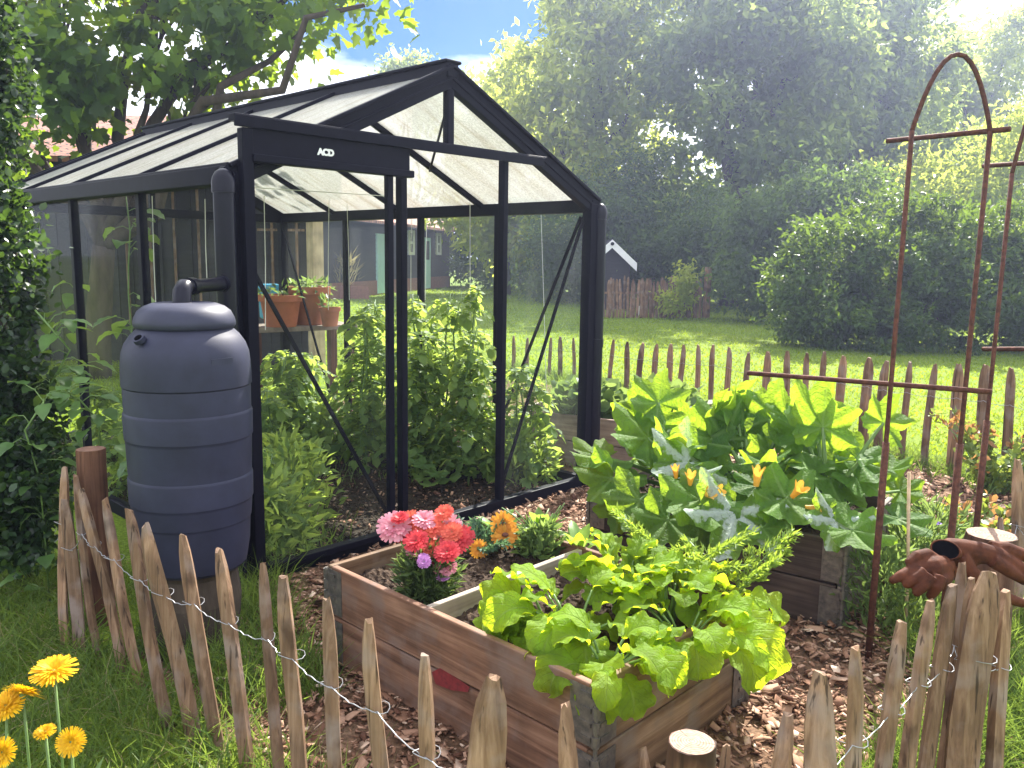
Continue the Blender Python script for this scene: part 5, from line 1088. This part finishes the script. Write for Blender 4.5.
wp=at(316,300,10.2); wp=A(wp[0],wp[1],0); mb=MB(); mb.beam(wp,wp+A(0,0,EV-.1),.15,.15,(0,1,0)); mb.build('porch_post',M['paleWood'],bn,bevel=.01)
# farmhouse with mint doors
H0=g(300,303); H1=g(449,287); hd_=nrm(H1-H0); hn=A(-hd_[1],hd_[0],0); hn=hn if hn@CF>0 else -hn; HL=np.linalg.norm(H1-H0)
fh=empty('farmhouse',H0,'dark clapboard farmhouse with mint green doors and a red roof across the lawn','house')
HZ=2.62
mb=MB(); mb.prism([H0,H1,H1+hn*6,H0+hn*6],(0,0,HZ)); mb.build('wall',M['farmwall'],fh)
def hx(px):   # distance along the wall under an image column
    d=ray(px,290); t=((H0-CP)@hn)/(d@hn); return ((CP+d*t)-H0)@hd_
def hz(px,py):
    d=ray(px,py); t=((H0-CP)@hn)/(d@hn); return (CP+d*t)[2]
def slab(x0,x1,z0,z1,th,o0=0.): 
    a=H0+hd_*x0-hn*o0; b=H0+hd_*x1-hn*o0; return [a+A(0,0,z0),b+A(0,0,z0),b+A(0,0,z1),a+A(0,0,z1)],-hn*th
mb=MB(); mb.prism(*slab(-.02,HL+.02,0,hz(430,277),.05)); mb.build('brick_plinth',M['brick'],fh)
for k in range(14):
    z=hz(430,277)+.02+k*.16
    if z<HZ-.1: mb=MB(); mb.prism(*slab(-.01,HL+.01,z,z+.03,.02)); mb.build('clapboard_edge',M['farmwall'],fh)
for x0,x1 in ((376,391.5),(423,429)):
    a,b=hx(x0),hx(x1); mb=MB(); mb.prism(*slab(a,b,.05,2.25,.08)); o=mb.build('door',M['mint'],fh)
    if x0==376: mb=MB(); mb.prism(*slab((a+b)/2-.02,(a+b)/2+.02,.1,2.2,.01,.081)); mb.build('door_gap',M['flat_black'],o)
    else: mb=MB(); mb.prism(*slab(a+.2,b-.2,1.3,2.1,.01,.081)); mb.build('door_glass',M['slate'],o)
for x0,x1,y0,y1 in ((407.5,413.5,229,255),(435.5,440,232,255)):
    a,b=hx(x0),hx(x1); z1,z0=hz((x0+x1)/2,y0),hz((x0+x1)/2,y1); z1=min(z1,HZ-.12)
    mb=MB(); fw=.12
    for s in (slab(a,a+fw*1.6,z0,z1,.07,.0),slab(b-fw*1.6,b,z0,z1,.07,.0),slab(a+fw*1.6,b-fw*1.6,z0,z0+fw,.07),slab(a+fw*1.6,b-fw*1.6,z1-fw,z1,.07),slab(a+fw*1.6,b-fw*1.6,(z0+z1)/2-.05,(z0+z1)/2+.05,.068)): mb.prism(*s)
    o=mb.build('window_frame',M['white'],fh); mb=MB(); mb.prism(*slab(a+.05,b-.05,z0+.05,z1-.05,.03)); mb.build('window_pane',M['slate'],o)
R0=H0-hd_*.3-hn*.5+A(0,0,HZ-.05); R1=H1+hd_*.5-hn*.5+A(0,0,HZ-.05)
mb=MB(); mb.prism([R0,R1,R1+hn*3.5+A(0,0,2.2),R0+hn*3.5+A(0,0,2.2)],(0,0,.1)); mb.prism([R1+hn*7,R0+hn*7,R0+hn*3.5+A(0,0,2.2),R1+hn*3.5+A(0,0,2.2)],(0,0,.1)); mb.build('roof',M['rooftile'],fh)
tp=g(351,299); tp[2]=0; t_=empty('stone_trough',tp,'low brick trough planted with dry grasses before the farmhouse','planter'); mb=MB(); q=[tp-CR*1.0*A(1,1,0),tp+CR*.6*A(1,1,0)]; mb.prism([q[0],q[1],q[1]+hn*.5,q[0]+hn*.5],(0,0,.42)); mb.build('trough_body',M['brick'],t_); tuft(t_,tp+A(0,0,.42)-CR*.2*A(1,1,0),150,.5,.9,.5,M['drygrass'],'blade',.05,1.5)
# small black playhouse with white barge boards
ph0=at(609.5,300,24.); ph0=A(ph0[0],ph0[1],0); e1=nrm(CR*A(1,1,0)); e2=nrm(CF*A(1,1,0)); zt=at(609.5,243,24.)[2]; hw=.66; zsd=at(632,264,24.)[2]
ph=empty('playhouse',ph0,'small black playhouse with white gable boards beyond the far fence','playhouse')
mb=MB(); mb.prism([ph0-e1*hw*.85,ph0+e1*hw*.85,ph0+e1*hw*.85+A(0,0,zsd),ph0+A(0,0,zt-.1),ph0-e1*hw*.85+A(0,0,zsd)],e2*1.4); mb.build('wall',M['barnwall'],ph)
for s in (-1,1):
    mb=MB(); mb.prism([ph0-e2*.2+A(0,0,zt),ph0+e1*s*(hw+.05)-e2*.2+A(0,0,zsd-.05),ph0+e1*s*(hw+.05)-e2*.2+A(0,0,zsd+.03),ph0-e2*.2+A(0,0,zt+.09)],e2*1.8); mb.build('roof',M['barnwall'],ph)
    mb=MB(); mb.prism([ph0-e2*.24+A(0,0,zt-.14),ph0+e1*s*(hw+.05)-e2*.24+A(0,0,zsd-.2),ph0+e1*s*(hw+.05)-e2*.24+A(0,0,zsd+.03),ph0-e2*.24+A(0,0,zt+.09)],-e2*.03); mb.build('barge_board',M['white'],ph)
mb=MB(); mb.tube([ph0-e2*.27+A(0,0,zt-.03),ph0-e2*.30+A(0,0,zt-.03)],.05,12); mb.build('gable_vent',M['flat_black'],ph)
# far picket fence
FP0=g(596,318); FP1=g(706,318); ff0=empty('picket_fence',FP0,'distant grey picket fence in front of the playhouse and dark trees','fence')
n=33
for i in range(n):
    c=FP0+(FP1-FP0)*(i+random.uniform(-.25,.25))/n; c=A(c[0],c[1],0); mb=MB(); picket(mb,c,c+A(random.uniform(-.05,.05),random.uniform(-.03,.03),random.uniform(.9,1.05)),random.uniform(.05,.085),.03,nrm(FP1-FP0)); mb.build('picket',M['picket'],ff0)
mb=MB(); mb.beam(A(FP0[0],FP0[1],.62)+e2*.03,A(FP1[0],FP1[1],.62)+e2*.03,.02,.05); mb.build('rail',M['picket'],ff0)
mb=MB(); c=A(FP1[0],FP1[1],0); mb.tube([c,c+A(0,0,1.28)],.09,10); mb.build('fence_post',M['picket'],ff0)
fq=g(575,312); fq2=g(597,318)
c=g(642,316); c[2]=0; mb=MB(); mb.lathe([(.0001,0),(.10,0),(.13,.24),(.135,.25),(.12,.25),(.1,.03)],c,16); o=mb.build('white_bucket',M['white'],loc=c); tag(o,'small white bucket on the grass before the distant fence','bucket')
# ================================================================== TREES AND SHRUBS
def limb(b,a,c,r0,r1,n=6,wob=.06):
    a=np.array(a,float); c=np.array(c,float); L=np.linalg.norm(c-a)
    P=[a+(c-a)*i/n+(rdir(1)[0]*L*wob if 0<i<n else 0)+A(0,0,L*.05*math.sin(math.pi*i/n)) for i in range(n+1)]
    b.tube(P,[r0+(r1-r0)*i/n for i in range(n+1)],7); return P
def tree(name,base,blobs,lab,m,nl,ls,ncl=150,rcl=.5,cat='tree',kind='leaf',tr=.16,group=None,wd=.75,shell=.55,droop=.3,up=.6,limbs=True,twigs=0,fork=.3):
    base=np.array(base,float); r=empty(name,base,lab,cat,group)
    pos,d,n,sz_,v,cc=crown(blobs,ncl,rcl,nl,ls,shell,droop,up)
    keep=pos[:,2]>.03; pos,d,n,sz_,v=pos[keep],d[keep],n[keep],sz_[keep],v[keep]
    scatter('crown',kind,pos,d,n,sz_,v,m,parent=r,widths=sz_*wd)
    if limbs:
        b=MB(); top=np.mean([np.array(q[0]) for q in blobs],axis=0); zf=base[2]+(max(q[0][2] for q in blobs)-base[2])*fork
        fk=A(base[0]*.8+top[0]*.2,base[1]*.8+top[1]*.2,zf)
        b.tube([base-A(0,0,.1),base+(fk-base)*.3,base+(fk-base)*.65,fk],[tr*1.25,tr,tr*.9,tr*.8],10)
        for q in blobs:
            P=limb(b,fk,np.array(q[0],float),tr*.6,tr*.14)
        for k in range(twigs):
            c=cc[k%len(cc)]; bl=min(blobs,key=lambda q:np.linalg.norm(np.array(q[0])-c)); st=fk+(np.array(bl[0])-fk)*random.uniform(.5,1.); limb(b,st,c,tr*.13,tr*.04,4,.08)
        b.build('trunk',M['bark'],r,smooth=True)
    return r
def blob(px,py,dep,rp,rz=None,k=1.):
    c=at(px,py,dep); rr=rp*dep/F; return (c,(rr,rr,(rz if rz else rp)*dep/F))
def ground_at(px,dep):
    c=at(px,300,dep); return A(c[0],c[1],0)
# big maple overhanging from behind the greenhouse
tree('maple_tree',ground_at(90,9.6),[blob(60,70,8.8,95,80),blob(150,75,9.0,80,62),blob(235,45,9.0,80,62),blob(310,25,8.6,58,48),blob(365,5,8.2,38,36),blob(40,-60,9.4,130,80),blob(190,-70,9.4,130,80),blob(330,-70,9.0,75,60),blob(40,150,9.4,45,30),blob(-60,30,9.0,110,110)],
  'large maple with big lobed leaves hanging over the greenhouse roof',M['maple'],11000,.135,150,.40,'tree','maple',.15,wd=1.,shell=.35,droop=.7,up=.5,twigs=70)
# dark small leaved bush at the left edge
tree('cotoneaster_bush',ground_at(5,3.5),[blob(0,420,3.5,46,90),blob(10,520,3.5,46,50),blob(-10,260,3.55,40,120),blob(-22,90,3.6,42,120),blob(22,470,3.4,28,60),blob(28,540,3.45,24,40)],
  'tall dark small leaved bush filling the left edge of the picture',M['bushleaf'],24000,.036,320,.075,'bush','round',.03,wd=.8,shell=.5,droop=.0,up=.5,twigs=60,fork=.15)
# trees across the lawn
G='trees beyond the lawn'
tree('ash_tree',ground_at(590,29),[blob(590,60,29,62,70),blob(560,130,29,55,60),blob(625,140,29,55,80),blob(600,-10,29,60,50),blob(650,40,29,60,70),blob(590,210,29,60,60),blob(645,225,29,55,60),blob(530,95,29.5,34,40)],
  'tall light green feathery tree just right of the greenhouse roof',M['far_light'],26000,.29,300,.62,group=G,tr=.2)
tree('ash_tree',ground_at(505,33),[blob(500,110,33,38,34),blob(525,75,33,34,36),blob(480,150,33,40,40),blob(540,160,33,50,60),blob(470,85,34,22,18),blob(480,210,33,60,40),blob(545,230,33,60,45)],
  'rounded pale tree directly behind the greenhouse ridge',M['far_light'],15000,.31,190,.65,group=G,tr=.2)
tree('birch_tree',ground_at(412,44),[blob(414,68,44,16,10),blob(395,85,44,22,20),blob(425,100,44,24,26)],'small distant tree peeping over the greenhouse ridge',M['far_blue'],3500,.3,50,.8,group=G,tr=.15)
tree('oak_tree',ground_at(730,27),[blob(700,60,27,65,75),blob(760,40,27,75,80),blob(720,150,27,75,80),blob(790,130,27,70,75),blob(730,-30,27,90,60),blob(820,40,27,70,70),blob(690,230,26.5,45,60),blob(745,240,26.5,55,50)],
  'tallest dark bluish tree towering in the middle of the background',M['far_blue'],34000,.28,360,.62,group=G,tr=.28)
tree('oak_tree',ground_at(850,31),[blob(850,60,31,70,70),blob(900,10,31,55,45),blob(830,150,31,70,70),blob(880,130,31,55,60),blob(850,-20,31,60,40),blob(915,70,31,45,50),blob(925,160,31,45,50)],
  'broad hazy tree left of the bright gap in the sky',M['far_blue'],24000,.30,280,.68,group=G,tr=.24)
tree('larch_tree',ground_at(975,36),[blob(960,100,36,50,45),blob(1000,85,36,40,45),blob(930,150,36,40,40),blob(990,160,36,60,50),blob(950,60,36,30,25),blob(1050,120,36,45,60),blob(1010,40,36,40,40),blob(935,70,36,35,40),blob(965,190,36,60,40)],
  'airy distant tree behind the rusty arch hoop',M['far_light'],17000,.30,220,.7,group=G,tr=.2,shell=.3)
tree('elder_bush',ground_at(1030,22),[blob(1010,170,22,50,60),blob(1060,160,22,60,80),blob(960,195,22.5,60,45),blob(900,200,22.5,55,40)],'yellow green shrub rising behind the arches at the right edge',M['far_light'],15000,.17,170,.55,'bush',group='shrubs along the far lawn edge',tr=.1)
tree('elder_bush',ground_at(800,20),[blob(790,230,20,60,50),blob(840,215,20.5,60,45),blob(752,258,20.5,40,42),blob(705,245,23.8,45,55),blob(770,285,19.5,50,26)],'dark spreading shrub with pale leaf sprays left of the laurel hedge',M['far_dark'],22000,.16,260,.5,'bush',group='shrubs along the far lawn edge',tr=.1)
tree('elder_bush',ground_at(660,25.5),[blob(660,262,25.5,40,45),blob(610,235,26,45,60),blob(640,200,27,50,55),blob(575,240,27,40,50)],'dark shrub standing behind the playhouse and distant fence',M['far_dark'],15000,.18,170,.6,'bush',group='shrubs along the far lawn edge',tr=.1)
tree('laurel_hedge',ground_at(900,14.6),[blob(870,260,14.6,75,58),blob(830,285,14.4,58,58),blob(930,255,14.6,75,52),blob(1000,262,14.6,70,60),blob(1080,270,14.6,80,70),blob(850,320,14.3,66,34),blob(950,310,14.3,80,42),blob(1040,310,14.4,80,44),blob(800,300,14.6,32,40)],
  'broad glossy laurel hedge with sunlit top on the right of the lawn',M['laurel'],60000,.115,700,.22,'hedge',wd=.7,shell=.82,tr=.06,droop=.0,up=.7)
hb=[blob(x,y,d,34,34) for x,y,d in ((445,245,42),(470,250,41),(495,250,40),(520,252,38),(545,255,36),(565,258,34),(585,262,32),(600,270,30),(460,225,42),(500,225,40),(540,228,37),(575,235,33))]
tree('tall_hedge',ground_at(520,38),hb,'tall dense hedge closing the lawn behind the greenhouse glass',M['far_dark'],22000,.24,330,.7,'hedge',tr=.1,shell=.75)
# thin young shrub before the distant fence
tree('young_shrub',g(680,316),[blob(680,285,20.6,16,18),blob(676,302,20.6,16,14),blob(684,270,20.6,8,10)],'small loose young shrub in front of the distant fence',M['far_light'],1100,.12,40,.2,'bush',tr=.025)
# dark undergrowth so that no bare lawn shows below the far crowns
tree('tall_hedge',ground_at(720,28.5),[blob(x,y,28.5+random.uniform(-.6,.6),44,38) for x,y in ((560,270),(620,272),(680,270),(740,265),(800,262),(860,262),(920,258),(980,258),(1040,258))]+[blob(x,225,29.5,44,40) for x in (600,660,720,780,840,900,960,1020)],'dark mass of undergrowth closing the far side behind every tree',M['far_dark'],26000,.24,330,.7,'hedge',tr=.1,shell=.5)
# ================================================================== SKY, SUN, AIR
SUN_EL=R(43); SUN_AZ=YAW+R(21)      # azimuth from +Y towards +X
w=bpy.data.worlds.new('World'); S.world=w; w.use_nodes=True; nt=w.node_tree; nt.nodes.clear()
def NN(t): return nt.nodes.new(t)
out=NN('ShaderNodeOutputWorld'); bg=NN('ShaderNodeBackground'); sky=NN('ShaderNodeTexSky'); sky.sky_type='NISHITA'; sky.sun_disc=False; sky.sun_elevation=SUN_EL; sky.sun_rotation=SUN_AZ; sky.air_density=1.; sky.dust_density=.3; sky.ozone_density=3.
# white cloud added round the unseen sky for fill light, with a clear blue opening low over the greenhouse ridge
tc=NN('ShaderNodeTexCoord'); mp=NN('ShaderNodeMapping'); mp.inputs['Scale'].default_value=(1,1,2.4); nt.links.new(tc.outputs['Generated'],mp.inputs[0])
nz=NN('ShaderNodeTexNoise'); nz.inputs['Scale'].default_value=2.6; nz.inputs['Detail'].default_value=8; nz.inputs['Roughness'].default_value=.55; nt.links.new(mp.outputs[0],nz.inputs['Vector'])
ho=ray(455,-40); ho=nrm(ho); dp=NN('ShaderNodeVectorMath'); dp.operation='DOT_PRODUCT'; dp.inputs[1].default_value=tuple(ho); nm_=NN('ShaderNodeVectorMath'); nm_.operation='NORMALIZE'; nt.links.new(tc.outputs['Generated'],nm_.inputs[0]); nt.links.new(nm_.outputs[0],dp.inputs[0])
mr=NN('ShaderNodeMapRange'); mr.inputs[1].default_value=.968; mr.inputs[2].default_value=.993; mr.inputs[3].default_value=.16; mr.inputs[4].default_value=-.26; nt.links.new(dp.outputs['Value'],mr.inputs[0])
ad=NN('ShaderNodeMath'); ad.operation='ADD'; nt.links.new(nz.outputs['Fac'],ad.inputs[0]); nt.links.new(mr.outputs[0],ad.inputs[1])
sx=NN('ShaderNodeSeparateXYZ'); nt.links.new(nm_.outputs[0],sx.inputs[0]); mz=NN('ShaderNodeMapRange'); mz.inputs[1].default_value=.20; mz.inputs[2].default_value=.30; mz.inputs[3].default_value=.34; mz.inputs[4].default_value=0; nt.links.new(sx.outputs[2],mz.inputs[0]); a2=NN('ShaderNodeMath'); a2.operation='ADD'; nt.links.new(ad.outputs[0],a2.inputs[0]); nt.links.new(mz.outputs[0],a2.inputs[1]); ad=a2
rp=NN('ShaderNodeValToRGB'); rp.color_ramp.elements[0].position=.47; rp.color_ramp.elements[1].position=.62; nt.links.new(ad.outputs[0],rp.inputs[0])
mx=NN('ShaderNodeMix'); mx.data_type='RGBA'; nt.links.new(rp.outputs[0],mx.inputs[0]); hs=NN('ShaderNodeHueSaturation'); hs.inputs['Saturation'].default_value=1.75; hs.inputs['Value'].default_value=.48; nt.links.new(sky.outputs[0],hs.inputs['Color']); nt.links.new(hs.outputs[0],mx.inputs[6]); mx.inputs[7].default_value=(13.5,13.9,15.,1)
nt.links.new(mx.outputs[2],bg.inputs[0]); bg.inputs[1].default_value=.05; nt.links.new(bg.outputs[0],out.inputs[0])
sl=bpy.data.lights.new('sun','SUN'); sl.energy=5.0; sl.angle=R(.5); sl.color=(1,.95,.86); so=bpy.data.objects.new('sun',sl); COL.objects.link(so)
sd=Vector((math.sin(SUN_AZ)*math.cos(SUN_EL),math.cos(SUN_AZ)*math.cos(SUN_EL),math.sin(SUN_EL))); so.rotation_euler=sd.to_track_quat('Z','Y').to_euler(); so.location=(0,0,30)
HAZE=True
if HAZE:  # haze volume added to imitate lens glare over the far trees
    m=bpy.data.materials.new('glare_haze'); m.use_nodes=True; nt=m.node_tree; nt.nodes.clear(); o_=nt.nodes.new('ShaderNodeOutputMaterial'); pv=nt.nodes.new('ShaderNodeVolumePrincipled')
    pv.inputs['Color'].default_value=(.60,.68,1.,1); pv.inputs["Density"].default_value=.0027; pv.inputs["Anisotropy"].default_value=.68; nt.links.new(pv.outputs[0],o_.inputs['Volume'])
    mb=MB(); mb.box((-160,-160,-1),(260,260,15.5)); hz_=mb.build('haze',m); tag(hz_,'thin bright haze added over the whole garden to stand for lens glare','haze'); hz_['kind']='stuff'
S.view_settings.view_transform='Standard'; S.view_settings.look='None'; S.view_settings.gamma=1; S.view_settings.exposure=1.85
S.render.engine='CYCLES'; cy=S.cycles; cy.use_denoising=True; cy.max_bounces=8; cy.diffuse_bounces=3; cy.glossy_bounces=3; cy.transmission_bounces=6; cy.transparent_max_bounces=24; cy.volume_bounces=0; cy.sample_clamp_indirect=6; cy.caustics_reflective=False; cy.caustics_refractive=False
try: cy.denoiser='OPENIMAGEDENOISE'
except Exception: pass
bpy.context.view_layer.update()
